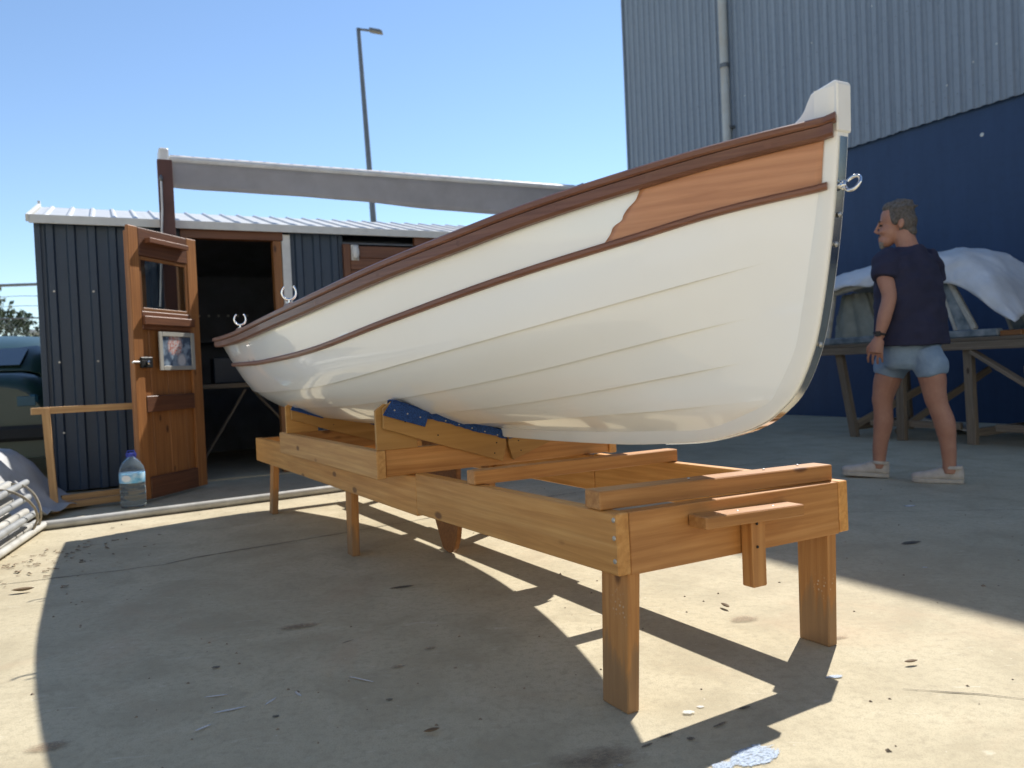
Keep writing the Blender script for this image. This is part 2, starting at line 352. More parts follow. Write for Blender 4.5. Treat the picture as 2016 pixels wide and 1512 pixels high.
def prism(name, poly, a, b, mat, parent=None, axis='y', bevel=0.0):
    """polygon in the plane across `axis`, extruded from a to b.  axis y: poly=(x,z); x: poly=(y,z); z: poly=(x,y)"""
    f = {'y': lambda p, t: (p[0], t, p[1]), 'x': lambda p, t: (t, p[0], p[1]), 'z': lambda p, t: (p[0], p[1], t)}[axis]
    n = len(poly); V = [f(p, a) for p in poly] + [f(p, b) for p in poly]
    F = [tuple(range(n)), tuple(range(2 * n - 1, n - 1, -1))] + [(i, (i + 1) % n, (i + 1) % n + n, i + n) for i in range(n)]
    o = pydata(name, V, F, mat, parent)
    if bevel:
        bm = bmesh.new(); bm.from_mesh(o.data); bmesh.ops.bevel(bm, geom=bm.edges[:], offset=bevel, segments=1, affect='EDGES', clamp_overlap=True)
        bm.to_mesh(o.data); bm.free()
    return o
def grid_mesh(name, P, mat, parent=None, thick=0.0, smooth=True):
    """P[i][j] grid of points -> sheet (solid when thick)"""
    ni, nj = len(P), len(P[0]); V = [Vector(p) for row in P for p in row]
    F = [(i * nj + j, i * nj + j + 1, (i + 1) * nj + j + 1, (i + 1) * nj + j) for i in range(ni - 1) for j in range(nj - 1)]
    me = bpy.data.meshes.new(name); me.from_pydata(V, [], F); me.update()
    me.materials.append(M[mat] if isinstance(mat, str) else mat)
    if thick:
        bm = bmesh.new(); bm.from_mesh(me); bmesh.ops.recalc_face_normals(bm, faces=bm.faces)
        bmesh.ops.solidify(bm, geom=bm.faces[:], thickness=thick); bm.to_mesh(me); bm.free()
    for p in me.polygons: p.use_smooth = smooth
    return link(bpy.data.objects.new(name, me), parent)
def spline(pts):
    X = [p[0] for p in pts]; Y = [p[1] for p in pts]; n = len(X)
    h = [X[i + 1] - X[i] for i in range(n - 1)]; dl = [(Y[i + 1] - Y[i]) / h[i] for i in range(n - 1)]
    m = [0] * n
    for i in range(1, n - 1): m[i] = (dl[i - 1] * h[i] + dl[i] * h[i - 1]) / (h[i] + h[i - 1])
    m[0] = 1.5 * dl[0] - .5 * m[1]; m[-1] = 1.5 * dl[-1] - .5 * m[-2]
    def f(x):
        x = min(max(x, X[0]), X[-1]); i = 0
        while i < n - 2 and x > X[i + 1]: i += 1
        t = (x - X[i]) / h[i]
        return ((2 * t**3 - 3 * t**2 + 1) * Y[i] + (t**3 - 2 * t**2 + t) * h[i] * m[i] + (-2 * t**3 + 3 * t**2) * Y[i + 1] + (t**3 - t**2) * h[i] * m[i + 1])
    return f

# ================================================================== SETTING
ground = pydata('ground', [(-900, -900, 0), (900, -900, 0), (900, 900, 0), (-900, 900, 0)], [(0, 1, 2, 3)], 'concrete')
ground['kind'] = 'structure'
def patch(name, x, y, rx, ry, mat, z=.0025, rot=0.0, jag=.25, n=26, seed=0):
    V = [(math.cos(2 * math.pi * k / n) * 1.15, math.sin(2 * math.pi * k / n) * 1.15, 0) for k in range(n)]
    o = pydata(name, V, [tuple(range(n))], mat, ground)
    o.location = (x, y, z); o.scale = (rx, ry, 1); o.rotation_euler = (0, 0, rot); return o
def ribbon(name, pts, w, mat, z=.002):
    V, F = [], []
    P = []
    for i in range(len(pts) - 1):
        a, b = Vector(pts[i]), Vector(pts[i + 1]); k = max(2, int((b - a).length / .05))
        for j in range(k): P.append(a.lerp(b, j / k))
    P.append(Vector(pts[-1]))
    for i, p in enumerate(P):
        d = (P[min(i + 1, len(P) - 1)] - P[max(i - 1, 0)]).normalized(); s = Vector((-d.y, d.x))
        j = Vector((noise.noise((p.x * 9, p.y * 9, 1)), noise.noise((p.x * 9, p.y * 9, 5)))) * .012
        ww = w * (.5 + abs(noise.noise((p.x * 14, p.y * 14, 3))) * 1.6)
        q = p + j
        V += [(q.x + s.x * ww, q.y + s.y * ww, z), (q.x - s.x * ww, q.y - s.y * ww, z)]
    F = [(2 * i, 2 * i + 1, 2 * i + 3, 2 * i + 2) for i in range(len(P) - 1)]
    return pydata(name, V, F, mat, ground)
ribbon('crack', [(-4.2, 3.0), (-2.233, 3.361), (-1.63, 3.60), (-1.54, 3.72), (-.92, 4.15), (.27, 5.06), (.51, 5.20), (2.2, 6.4)], .0035, 'crack')
ribbon('crack', [(.93, 1.93), (1.1, 1.88), (1.35, 1.78), (1.75, 1.70), (2.6, 1.55)], .0016, 'crack', .0022)
ribbon('crack', [(1.05, 4.3), (1.8, 4.1), (3.2, 3.9)], .0020, 'crack', .0018)
for i, (x, y, rx, ry, m, rot) in enumerate([
    (.475, 1.635, .075, .045, 'stain_blue', .5), (.40, 1.60, .03, .018, 'stain_blue', .3), (.80, 2.02, .03, .012, 'stain_blue', .2),
    (.14, 1.645, .14, .075, 'stain_brown', .3), (-1.116, 1.816, .06, .038, 'stain_tan', .3), (.706, 2.5, .07, .04, 'stain_tan', .2),
    (-.898, 2.276, .016, .013, 'stain_dark', 0), (-.62, 1.93, .012, .010, 'stain_dark', 0), (-.35, 2.0, .012, .008, 'stain_dark', 0), (-.55, 2.45, .03, .004, 'stain_dark', .8),
    (-.28, 2.36, .026, .014, 'stain_tan', .3), (-.36, 2.22, .028, .016, 'stain_tan', .4), (-.75, 2.62, .08, .04, 'stain_tan', .2),
    (.385, 1.85, .018, .013, 'stain_white', 0), (.42, 1.88, .011, .008, 'stain_white', 0), (.19, 1.62, .008, .006, 'stain_white', 0), (.26, 1.70, .02, .006, 'stain_dark', .6), (.31, 1.74, .025, .007, 'stain_dark', .5),
    (.36, 1.72, .012, .01, 'stain_dark', .5), (.44, 1.78, .03, .006, 'stain_dark', .6), (.52, 1.86, .025, .008, 'stain_dark', .4), (-1.9, 2.72, .04, .02, 'stain_tan', .1),
    (-.75, 1.98, .05, .008, 'stain_white', .4), (-.66, 2.02, .03, .006, 'stain_white', 1.2), (-.82, 2.07, .04, .006, 'stain_white', .2), (-.6, 2.06, .028, .006, 'stain_white', 2.2), (-.45, 2.14, .06, .005, 'stain_white', 2.6), (-.78, 1.88, .03, .007, 'stain_white', .9),
    (.92, 2.30, .05, .02, 'stain_tan', .1), (1.35, 2.02, .07, .03, 'stain_tan', .2), (-.46, 3.05, .06, .02, 'stain_dark', .3),
    (1.7, 3.4, .07, .03, 'stain_dark', .4), (2.1, 4.2, .05, .03, 'stain_white', .4), (1.55, 3.0, .015, .01, 'stain_white', 0)]):
    patch('stain', x, y, rx, ry, m, .0024 + (i % 7) * .0003, rot, .3, 26, i)

# ================================================================== BOAT  (x = across, y = towards the stern, z up)
FR_O, FR_DEG = (0.231, 1.838, 0.0), 30.5
boat = thing('rowing_boat', 'white clinker rowing boat with mahogany rails propped bow-on across a wooden trestle', 'boat', FR_O, FR_DEG)
VC, UEND = .42, 3.92
BPT = dict(
    top=[(-.305, .024), (0, .20), (.5, .425), (1, .575), (1.5, .66), (2, .697), (2.5, .70), (3, .68), (3.5, .635), (UEND, .583)],
    rub=[(-.290, .024), (0, .19), (.5, .405), (1, .55), (1.5, .635), (2, .672), (2.5, .674), (3, .645), (3.5, .575), (UEND, .485)],
    A=[(-.265, .024), (0, .165), (.5, .375), (1, .505), (1.5, .575), (2, .605), (2.5, .602), (3, .56), (3.5, .46), (UEND, .345)],
    B=[(-.240, .024), (0, .125), (.5, .29), (1, .41), (1.5, .475), (2, .497), (2.5, .49), (3, .43), (3.5, .32), (UEND, .20)],
    C=[(-.210, .024), (0, .09), (.5, .205), (1, .295), (1.5, .345), (2, .362), (2.5, .345), (3, .285), (3.5, .185), (UEND, .10)],
    D=[(-.140, .024), (0, .06), (.5, .125), (1, .175), (1.5, .205), (2, .212), (2.5, .195), (3, .145), (3.5, .085), (UEND, .05)],
    K=[(-.070, .023), (.5, .023), (2, .023), (UEND, .023)])
ZPT = dict(
    top=[(-.305, 1.358), (-.12, 1.342), (.096, 1.316), (.42, 1.274), (.65, 1.240), (.94, 1.203), (1.21, 1.170), (1.54, 1.136), (1.98, 1.106), (2.73, 1.077), (3.3, 1.083), (UEND, 1.106)],
    rub=[(-.290, 1.213), (-.076, 1.188), (.084, 1.159), (.396, 1.11), (1.024, 1.012), (1.528, .947), (2.17, .916), (3, .918), (UEND, .938)],
    A=[(-.265, 1.078), (-.052, 1.038), (.432, .954), (.748, .907), (1.24, .845), (1.704, .800), (2.1, .783), (3, .770), (UEND, .79)],
    B=[(-.240, .952), (-.024, .919), (.528, .829), (1.188, .752), (1.616, .720), (2.13, .700), (3, .686), (UEND, .70)],
    C=[(-.210, .842), (.0, .814), (.64, .734), (1.152, .690), (2, .642), (3, .632), (UEND, .655)],
    D=[(-.140, .735), (-.02, .722), (.352, .695), (.92, .655), (2, .608), (3, .604), (UEND, .640)],
    K=[(-.070, .700), (.05, .655), (.3, .630), (.76, .609), (1.23, .600), (2, .589), (2.69, .583), (3.3, .605), (UEND, .628)])
CV = ['K', 'D', 'C', 'B', 'A', 'rub', 'top']
BS = {k: spline(v) for k, v in BPT.items()}; ZS = {k: spline(v) for k, v in ZPT.items()}
U0 = {k: BPT[k][0][0] for k in CV}
def cpt(k, s):
    u = U0[k] + (UEND - U0[k]) * s; return u, BS[k](u), ZS[k](u)
def section(s, extra=0.0):
    """control points (u,b,z) of the six strakes at s (0 bow .. 1 stern)"""
    return [Vector(cpt(k, s)) for k in CV]
def crom(P, i, t):
    p0 = P[i - 1] if i > 0 else P[0] * 2 - P[1]; p1, p2 = P[i], P[i + 1]; p3 = P[i + 2] if i + 2 < len(P) else P[-1] * 2 - P[-2]
    return .5 * ((2 * p1) + (-p0 + p2) * t + (2 * p0 - 5 * p1 + 4 * p2 - p3) * t * t + (-p0 + 3 * p1 - 3 * p2 + p3) * t**3)
NS, NT_ = 120, 6
FADE = {'D': (-.03, .22), 'C': (-.10, .12), 'B': (-.13, .10), 'A': (-.19, .05), 'rub': (-2, -1)}
def hull_rows(side, inset=0.0):
    rows = []
    for i in range(NS + 1):
        s = (i / NS) ** 1.25; P = section(s); row = []
        for k in range(len(CV) - 1):
            for j in range(NT_ + 1):
                t = j / NT_; p = crom(P, k, t)
                d = crom(P, k, min(1, t + .02)) - crom(P, k, max(0, t - .02)); nrm = Vector((0, d.z, -d.y)); nrm.normalize()
                lap = 0.0
                if CV[k] in FADE and not inset:
                    a, b = FADE[CV[k]]; f = min(1, max(0, (p.x - a) / (b - a)))
                    if CV[k] == 'rub': f = 0
                    lap = .0092 * f * f * (3 - 2 * f) * (1 - t)
                q = p + nrm * (lap - inset)
                row.append(Vector((VC + side * max(.004, q.y), q.x, q.z)))
        rows.append(row)
    return rows
def hull_mesh():
    V, F, MI = [], [], []
    for side in (-1, 1):
        for inset in (0.0, .014):
            base = len(V); rows = hull_rows(side, inset); nj = len(rows[0])
            for r in rows: V += r
            for i in range(len(rows) - 1):
                for j in range(nj - 1):
                    a = base + i * nj + j; q = (a, a + 1, a + nj + 1, a + nj)
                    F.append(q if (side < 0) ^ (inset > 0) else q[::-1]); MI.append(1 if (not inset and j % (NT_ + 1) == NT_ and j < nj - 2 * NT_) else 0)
    me = bpy.data.meshes.new('hull'); me.from_pydata([tuple(v) for v in V], [], F); me.update(); me.materials.append(M['gelcoat']); me.materials.append(M['lap_shade']); me.polygons.foreach_set('material_index', MI)
    bm = bmesh.new(); bm.from_mesh(me)
    for e in bm.edges:
        if len(e.link_faces) == 2: e.smooth = e.calc_face_angle(0) < R(24)
    for f in bm.faces: f.smooth = True
    bm.to_mesh(me); bm.free()
    return link(bpy.data.objects.new('hull', me), boat)
hull = hull_mesh()

# stem and keel: one white backbone following the profile
PROF = [(3.90, .596), (3.5, .583), (3.0, .556), (2.69, .547), (2.0, .556), (1.23, .566), (.76, .574), (.46, .584), (.28, .597), (.11, .614), (-.018, .645), (-.09, .672), (-.133, .698), (-.185, .742), (-.222, .80), (-.252, .87), (-.271, .94), (-.288, 1.02), (-.304, 1.11), (-.317, 1.20), (-.327, 1.28), (-.334, 1.36), (-.337, 1.43)]
def prof_at(P, n=4):
    out = []
    for i in range(len(P) - 1):
        p0 = Vector(P[max(i - 1, 0)]); p1 = Vector(P[i]); p2 = Vector(P[i + 1]); p3 = Vector(P[min(i + 2, len(P) - 1)])
        for j in range(n):
            t = j / n; out.append(.5 * ((2 * p1) + (-p0 + p2) * t + (2 * p0 - 5 * p1 + 4 * p2 - p3) * t * t + (-p0 + 3 * p1 - 3 * p2 + p3) * t**3))
    out.append(Vector(P[-1])); return out
PR = prof_at(PROF)
def sweep_profile(name, pts, prof, mat, parent, cut=None):
    """prof: (across, inwards) closed section swept along the centre-plane profile"""
    V, F = [], []; n = len(prof)
    for i, p in enumerate(pts):
        d = (pts[min(i + 1, len(pts) - 1)] - pts[max(i - 1, 0)]).normalized(); nin = Vector((d.y, -d.x))
        if nin.y < 0 and abs(d.x) > .5: nin = -nin
        nin = Vector((d.y, -d.x))
        for a, h in prof: V.append((VC + a, p.x + nin.x * h, p.y + nin.y * h))
    for i in range(len(pts) - 1):
        for k in range(n): F.append((i * n + k, i * n + (k + 1) % n, (i + 1) * n + (k + 1) % n, (i + 1) * n + k))
    F.append(tuple(range(n))); F.append(tuple((len(pts) - 1) * n + k for k in range(n)))
    return autosmooth(pydata(name, V, F, mat, parent, True), 40)
hw = .024
sweep_profile('keel_and_stem', PR, [(-hw, .006), (-hw + .006, 0), (hw - .006, 0), (hw, .006), (hw + .006, .055), (-hw - .006, .055)], 'stem_white', boat)
# head of the stem, shaped like a shallow throat behind
prism('stem_head', [(-.3365, 1.33), (-.339, 1.436), (-.332, 1.444), (-.268, 1.432), (-.256, 1.415), (-.248, 1.400), (-.236, 1.388), (-.218, 1.378), (-.215, 1.33)], VC - hw, VC + hw, 'stem_white', boat, 'x', .003)
# stainless band on the face of the stem and its rounded top
i0 = next(i for i, p in enumerate(PR) if p.x < .30); band = [p for p in PR[i0:] if p.y < 1.335]
sweep_profile('stem_band', band, [(-.013, -.003), (.013, -.003), (.013, .002), (-.013, .002)], 'steel', boat)
eye = bpy.data.objects.new('eye_bolt', None); link(eye, boat); eye.location = (VC, -.320, 1.213); eye.scale = (.82, .82, .82)
tube('shank', [(0, .01, 0), (0, -.024, 0)], .0085, 'chrome', eye, 12)
lathe('collar', [(.009, -.004), (.014, -.003), (.014, .003), (.009, .004)], 'chrome', eye, 16).matrix_local = Matrix.Translation((0, -.012, 0)) @ Matrix.Rotation(R(90), 4, 'X')
ringp = [(0.022 * math.sin(a) * .45, -.040 + .022 * math.cos(a), .022 * math.sin(a) * .9) for a in [2 * math.pi * k / 20 for k in range(21)]]
tube('ring', ringp, .0052, 'chrome', eye, 8)
for z_, y_ in ((1.150, -.3165), (1.085, -.3045), (.86, -.254)):
    lathe('screw_head', [(.001, -.001), (.0065, 0), (.0055, .003), (.002, .0045)], 'zinc', boat, 12).matrix_local = Matrix.Translation((VC, y_, z_)) @ Matrix.Rotation(R(90), 4, 'X')

def slim(u): return .78 + .22 * min(1, max(0, (u + .3) / .9))
def rail_sweep(name, key, sect, mat, side, ua, ub, n=90, dz=0.0, endround=0.0):
    """sweep a section [(outwards, up)] along a hull line"""
    V, F = [], []; m = len(sect)
    for i in range(n + 1):
        u = ua + (ub - ua) * (i / n) ** 1.1
        uu = max(u, U0[key]); e = .01
        b, z = BS[key](uu), ZS[key](uu)
        db = (BS[key](min(uu + e, UEND)) - BS[key](max(uu - e, U0[key]))) / (min(uu + e, UEND) - max(uu - e, U0[key]))
        nl = math.hypot(1, db); no, nu = 1 / nl, -db / nl
        zz = z + (u - uu) * -.09
        k = 1.0
        for o_, h_ in sect:
            V.append((VC + side * (b + no * o_ * k), u + nu * o_ * k, zz + h_ * slim(u) + dz))
    for i in range(n):
        for k in range(m): F.append((i * m + k, i * m + (k + 1) % m, (i + 1) * m + (k + 1) % m, (i + 1) * m + k))
    F.append(tuple(range(m))); F.append(tuple(n * m + k for k in range(m)))
    o = pydata(name, V, F, mat, boat, False)
    return autosmooth(o, 30)
for side in (-1, 1):
    rail_sweep('gunwale_cap', 'top', [(-.040, -.002), (-.040, .006), (.027, .006), (.032, .001), (.032, -.012), (.027, -.017), (.004, -.017), (.004, -.002)], 'mahogany', side, -.335 if side < 0 else -.262, UEND + .02)
    rail_sweep('rubbing_rail', 'top', [(.001, -.019), (.024, -.019), (.024, -.046), (.018, -.054), (.001, -.054)], 'mahogany', side, -.326 if side < 0 else -.262, UEND + .004)
    rail_sweep('rub_strip', 'rub', [(.000, .011), (.010, .010), (.0145, .004), (.0145, -.004), (.010, -.010), (.000, -.011)], 'mahogany', side, -.305 if side < 0 else -.27, UEND + .002)
    rail_sweep('inwale', 'top', [(-.017, -.004), (-.045, -.004), (-.045, -.036), (-.017, -.036)], 'mahogany', side, -.20, UEND - .02)
# varnished bow panel with a scrolled after end (a thin veneer on the sheer strake)
EDGE = spline([(0, .193), (.11, .177), (.26, .161), (.33, .157), (.38, .151), (.43, .135), (.54, .126), (.66, .113), (.78, .093), (.89, .085), (1.0, .078)])
for side in (-1, 1):
    P = []
    for i in range(29):
        f = i / 28; row = []
        ue = EDGE(f); us = -.292 - .012 * f
        for j in range(26):
            u = us + (ue - us) * j / 25
            br_, zr_ = BS['rub'](max(u, U0['rub'])), ZS['rub'](max(u, U0['rub'])); bt_, zt_ = BS['top'](max(u, U0['top'])), ZS['top'](max(u, U0['top'])) - .05 * slim(u)
            row.append((VC + side * (br_ + (bt_ - br_) * (f * .76) + .0035), u, zr_ + (zt_ - zr_) * f))
        P.append(row)
    grid_mesh('bow_panel', P, 'okoume', boat, .0015)
# transom, breasthook, thwarts, floor boards
tz = [(cpt(k, 1.0)[1], cpt(k, 1.0)[2]) for k in CV]
P6 = section(1.0); tp = [crom(P6, k, j / 5) for k in range(6) for j in range(5)] + [P6[-1]]
half = [(p.y - .004, p.z) for p in tp]
poly = [(VC + b, z) for b, z in half] + [(VC, half[-1][1] + .05)] + [(VC - b, z) for b, z in reversed(half)]
prism('transom', poly, UEND - .03, UEND - .005, 'mahogany', boat, 'y')
prism('breasthook', [(VC, -.28), (VC + .14, .02), (VC + .05, .10), (VC - .05, .10), (VC - .14, .02)], 1.315, 1.335, 'mahogany', boat, 'z')
for u in (.75, 1.95, 3.2):
    b = BS['A'](u - .1) - .005; zt_ = ZS['A'](u) + .01
    prism('thwart', [(VC - b, u - .1), (VC + b, u - .1), (VC + b - .01, u + .1), (VC - b + .01, u + .1)], zt_, zt_ + .022, 'mahogany_light', boat, 'z', .002)
for k in range(-1, 2):
    box('floor_board', (VC + k * .085 - .038, 1.3, .675 + abs(k) * .012), (VC + k * .085 + .038, 2.9, .687 + abs(k) * .012), 'mahogany_light', boat)
# drop board hanging under the keel
cbp = [(2.05, .60), (2.00, .28), (1.908, .12), (1.842, .014), (1.80, .004), (1.765, .006), (1.722, .03), (1.692, .085), (1.677, .14), (1.66, .60)]
prism('centreboard', cbp, VC - .012, VC + .012, 'door_wood', boat, 'x', .003)
# rowlocks on the near rail
for u in (2.70, 1.78):
    b, z = BS['top'](u), ZS['top'](u)
    rl = bpy.data.objects.new('rowlock', None); link(rl, boat); rl.scale = (.62, .62, .62); rl.location = (VC - b + .004, u, z + .006)
    box('block', (-.022, -.075, 0), (.024, .075, .026), 'mahogany', rl, .006)
    tube('pin', [(0, 0, .02), (0, 0, .052)], .008, 'chrome', rl, 10)
    lathe('plate', [(.02, .026), (.02, .029)], 'chrome', rl, 14)
    hp = []
    for k in range(19):
        a = R(-232 + k * 284 / 18); hp.append((.048 * math.cos(a) * .85, .048 * math.cos(a) * -.5, .098 + .048 * math.sin(a)))
    tube('horn', hp, [.0068 + .002 * abs(math.sin(k / 18 * math.pi)) for k in range(19)], 'chrome', rl, 8)
for u in (-.20, .05, .30, .62, 1.0, 1.45):
    b, z = BS['top'](u), ZS['top'](u)
    e = .01; db = (BS['top'](u + e) - BS['top'](u - e)) / (2 * e); nl = math.hypot(1, db)
    o = lathe('wood_plug', [(.0085, -.001), (.0085, .0004)], 'mahogany', boat, 12)
    o.matrix_local = Matrix.Translation((VC - b - .0245 / nl, u - .0245 * db / nl, z - .034)) @ Matrix.Rotation(math.atan2(1, db) - math.pi / 2 * 0, 4, 'Z') @ Matrix.Rotation(R(-90), 4, 'X')
    o.matrix_local = Matrix.Translation((VC - (b + .0240 / nl), u - .0240 * db / nl, z - .034 * slim(u))) @ Vector((-1, -db, 0)).to_track_quat('Z', 'Y').to_matrix().to_4x4()

# ================================================================== TRESTLE under the boat
tr = thing('boat_trestle', 'long varnished pine trestle with six plank legs carrying the boat and cradle', 'trestle', FR_O, FR_DEG)
def screw(parent, loc, d, r=.006, mat='zinc'):
    o = lathe('screw', [(r * .2, -.001), (r, -.0005), (r * .85, .0015), (r * .3, .002)], mat, parent, 10)
    o.matrix_local = Matrix.Translation(loc) @ Vector(d).to_track_quat('Z', 'Y').to_matrix().to_4x4(); return o
TH = .038
beam('side_rail', (TH / 2, 0, .410), (TH / 2, 1.175, .395), TH, .148, 'pine_gold_lit', tr, bevel=.003)
beam('side_rail', (.84 - TH / 2, 0, .398), (.84 - TH / 2, 1.175, .392), TH, .146, 'pine_gold_lit', tr, bevel=.003)
box('side_rail', (.003, 1.181, .311), (TH + .003, 3.74, .455), 'pine_gold_lit', tr, .003)
box('side_rail', (.84 - TH, 1.181, .311), (.84, 3.74, .455), 'pine_gold_lit', tr, .003)
prism('end_board', [(TH + .002, .332), (.84 - TH - .002, .322), (.84 - TH - .002, .470), (TH + .002, .483)], .002, .04, M['pine'], tr, 'y', .002)
box('end_board', (TH + .005, 3.70, .305), (.84 - TH - .002, 3.738, .452), 'pine', tr, .003)
beam('end_board_lap', (.80, -.012, .393), (.872, -.012, .393), .024, .144, 'pine', tr) if False else None
def leg(x0, u0, wid, ztop, lean=0.0, tap=0.0):
    t = .036; V = []
    for z, w0, dx in ((0, wid - tap, lean), (ztop, wid, 0)):
        V += [(x0 + dx, u0 - w0 / 2, z), (x0 + t + dx, u0 - w0 / 2, z), (x0 + t + dx, u0 + w0 / 2, z), (x0 + dx, u0 + w0 / 2, z)]
    cx = sum(v[0] for v in V) / 8; cy = sum(v[1] for v in V) / 8; cz = ztop / 2
    rot = Matrix(((0, 0, -1), (0, 1, 0), (1, 0, 0)))
    L = [rot.transposed() @ (Vector(v) - Vector((cx, cy, cz))) for v in V]
    o = pydata('leg', L, [(0, 1, 2, 3), (4, 5, 6, 7), (0, 1, 5, 4), (1, 2, 6, 5), (2, 3, 7, 6), (3, 0, 4, 7)], 'pine_leg', tr)
    bm = bmesh.new(); bm.from_mesh(o.data); bmesh.ops.bevel(bm, geom=bm.edges[:], offset=.003, segments=1, affect='EDGES'); bm.to_mesh(o.data); bm.free()
    o.matrix_local = Matrix.Translation((cx, cy, cz)) @ rot.to_4x4()
leg(.040, .060, .112, .468, -.022, .012); leg(.763, .064, .112, .46, -.012, .008)
leg(.043, 2.06, .085, .44, -.008, .012); leg(.763, 2.06, .085, .44, 0, .01)
leg(.043, 3.47, .085, .44, -.03, .012); leg(.763, 3.47, .085, .44, 0, .01)
# loose battens across the top and the T shaped stop on the near end
beam('cross_batten', (-.005, .728, .4985), (.84, .735, .491), .052, .044, 'pine', tr, bevel=.003)
beam('cross_batten', (-.004, .088, .508), (.812, .060, .494), .066, .046, 'pine', tr, bevel=.003)
stop = beam('stop_bar', (.222, -.033, .440), (.575, -.033, .428), .064, .030, 'pine', tr, bevel=.003)
beam('stop_post', (.425, -.022, .245), (.428, -.020, .421), .040, .050, 'pine', tr, up=(1, 0, 0), bevel=.003)
for z in (.468, .425, .37): screw(tr, (-.0004, .012, z), (-1, 0, 0), .0065)
for z in (.46, .40): screw(tr, (.418, -.0425, z - .05), (0, -1, 0), .004, 'black_metal')
for x in (.30, .58, .72): screw(tr, (x, .075, .5335 - x * .017), (0, 0, 1), .004)
for x in (.36, .49): screw(tr, (x, -.033, .4543 - (x - .222) * .034), (0, 0, 1), .004)
for y in (1.10, 1.5, 2.06, 2.3): screw(tr, (.0025, y, .42), (-1, 0, 0), .005)

# ================================================================== CRADLE on the trestle
cr = thing('boat_cradle', 'pine cradle with plywood chocks and blue carpet pads under the hull', 'cradle', FR_O, FR_DEG)
for x in (-.122, .934):
    box('side_board', (x, 1.235, .452), (x + .036, 2.62, .556), 'pine_pale', cr, .003)
BX0, BX1 = -.086 + .002, .932
for u in (1.245, 2.50):
    box('bearer', (BX0, u, .4565), (BX1, u + .038, .556), 'pine', cr, .003)
def chock(u, s, zoff=0.0, f=1.0):
    X = lambda b: VC + s * b
    x_out = .508
    # plywood upright on the side board
    prism('upright', [(X(.535), .556), (X(.535), .706 + zoff), (X(.500), .730 + zoff), (X(.375), .690 + zoff), (X(.375), .556)], u - .026, u - .010, 'ply', cr, 'y', .0015)
    # sloping chock board
    prism('chock', [(X(.513), .640 + zoff), (X(.513), .712 + zoff), (X(.478), .737 + zoff), (X(.010), .584 + zoff), (X(.004), .541 + zoff), (X(.024), .476 + max(zoff, -.012)), (X(.36), .586 + zoff)], u - .048, u - .030, 'ply', cr, 'y', .0015)
    # carpet: strip over the top edge plus the flap nailed on the face
    a, b = Vector((X(.478), 0, .741 + zoff)), Vector((X(.006), 0, .590 + zoff)); d = (b - a)
    P = []
    for i in range(40):
        p = a + d * (i / 39); wz = .004 * noise.noise((i * .35, u, s)); row = []
        for dy, dz in ((-.053 - .001, -.030 - .006 * noise.noise((i * .5, 3, u))), (-.054, .001), (-.04, .005), (-.02, .004), (-.004, .001), (-.003, -.02)):
            row.append((p.x, u + dy, p.z + dz + wz))
        P.append(row)
    grid_mesh('carpet_pad', P, 'carpet', cr, .004, False)
    fl = [(X(.485), .738 + zoff), (X(.335), .690 + zoff), (X(.357), .636 + zoff), (X(.520), .690 + zoff)]
    prism('carpet_flap', fl, u - .062, u - .0565, 'carpet', cr, 'y', .0015)
    for k in range(3): screw(cr, (X(.475 - k * .05), u - .0622, .705 + zoff - k * .016), (0, -1, 0), .0035)
    for k in range(5): screw(cr, (X(.27 - k * .055), u - .0578, .652 + zoff - k * .0178), (0, -1, 0), .003)
    for (b_, z_) in ((.43, .66), (.05, .55), (.06, .51), (.30, .60)): screw(cr, (X(b_), u - .0482, z_ + zoff), (0, -1, 0), .003, 'black_metal')
for u in (1.27, 2.525):
    for s in (-1, 1): chock(u, s, -.004 if u < 2 else -.016)

# ================================================================== SHED  (x along the front, y into the shed)
SH_O, SH_DEG = (-3.55, 6.06, 0.0), 27.0
shed = thing('shed', 'low charcoal steel shed with pale ribbed roof and open brown timber doorway', 'shed', SH_O, SH_DEG)
def ribbed(name, x0, x1, z0, z1, pitch, depth, top, mat, parent, y=0.0, slope=None, phase=0.0):
    """trapezoid ribbed sheet standing in the x-z plane (ribs upright, bulging to -y); slope=(y0,y1) lays it as a roof sheet"""
    xs = []; n = int(round((x1 - x0) / pitch))
    p = (x1 - x0) / n; xs.append((x0, 0))
    for i in range(n):
        a = x0 + i * p
        xs += [(a + p * (.5 - top / 2 - .09), 0), (a + p * (.5 - top / 2), depth), (a + p * (.5 + top / 2), depth), (a + p * (.5 + top / 2 + .09), 0)]
    xs.append((x1, 0))
    P = []
    if slope is None:
        for z in (z0, z1): P.append([(x, y - d, z) for x, d in xs])
    else:
        ya, yb = slope; L = math.hypot(yb - ya, z1 - z0); ny, nz = -(z1 - z0) / L, (yb - ya) / L
        for yy, zz in ((ya, z0), (yb, z1)): P.append([(x, yy + ny * d, zz + nz * d) for x, d in xs])
    return grid_mesh(name, P, mat, parent, .0012, False)
SHL, SHR, EAVE, DEEP = -.02, 6.3, 2.10, 2.6
def sheets(x0, x1, z0, z1, w=.84, y=0.0):
    n = max(1, round((x1 - x0) / w))
    for i in range(n):
        a = x0 + (x1 - x0) * i / n; b = x0 + (x1 - x0) * (i + 1) / n
        ribbed('wall_sheet', a, b + .003, z0, z1, .142, .022, .30, 'shed_steel', shed, y - (.0015 if i % 2 else 0))
sheets(SHL, .98, .03, 2.09)
sheets(1.86, 2.33, .03, 2.09); sheets(3.40, SHR, .03, 2.09); ribbed('wall_sheet', 2.33, 3.40, .03, 1.0, .142, .022, .3, 'shed_steel', shed)
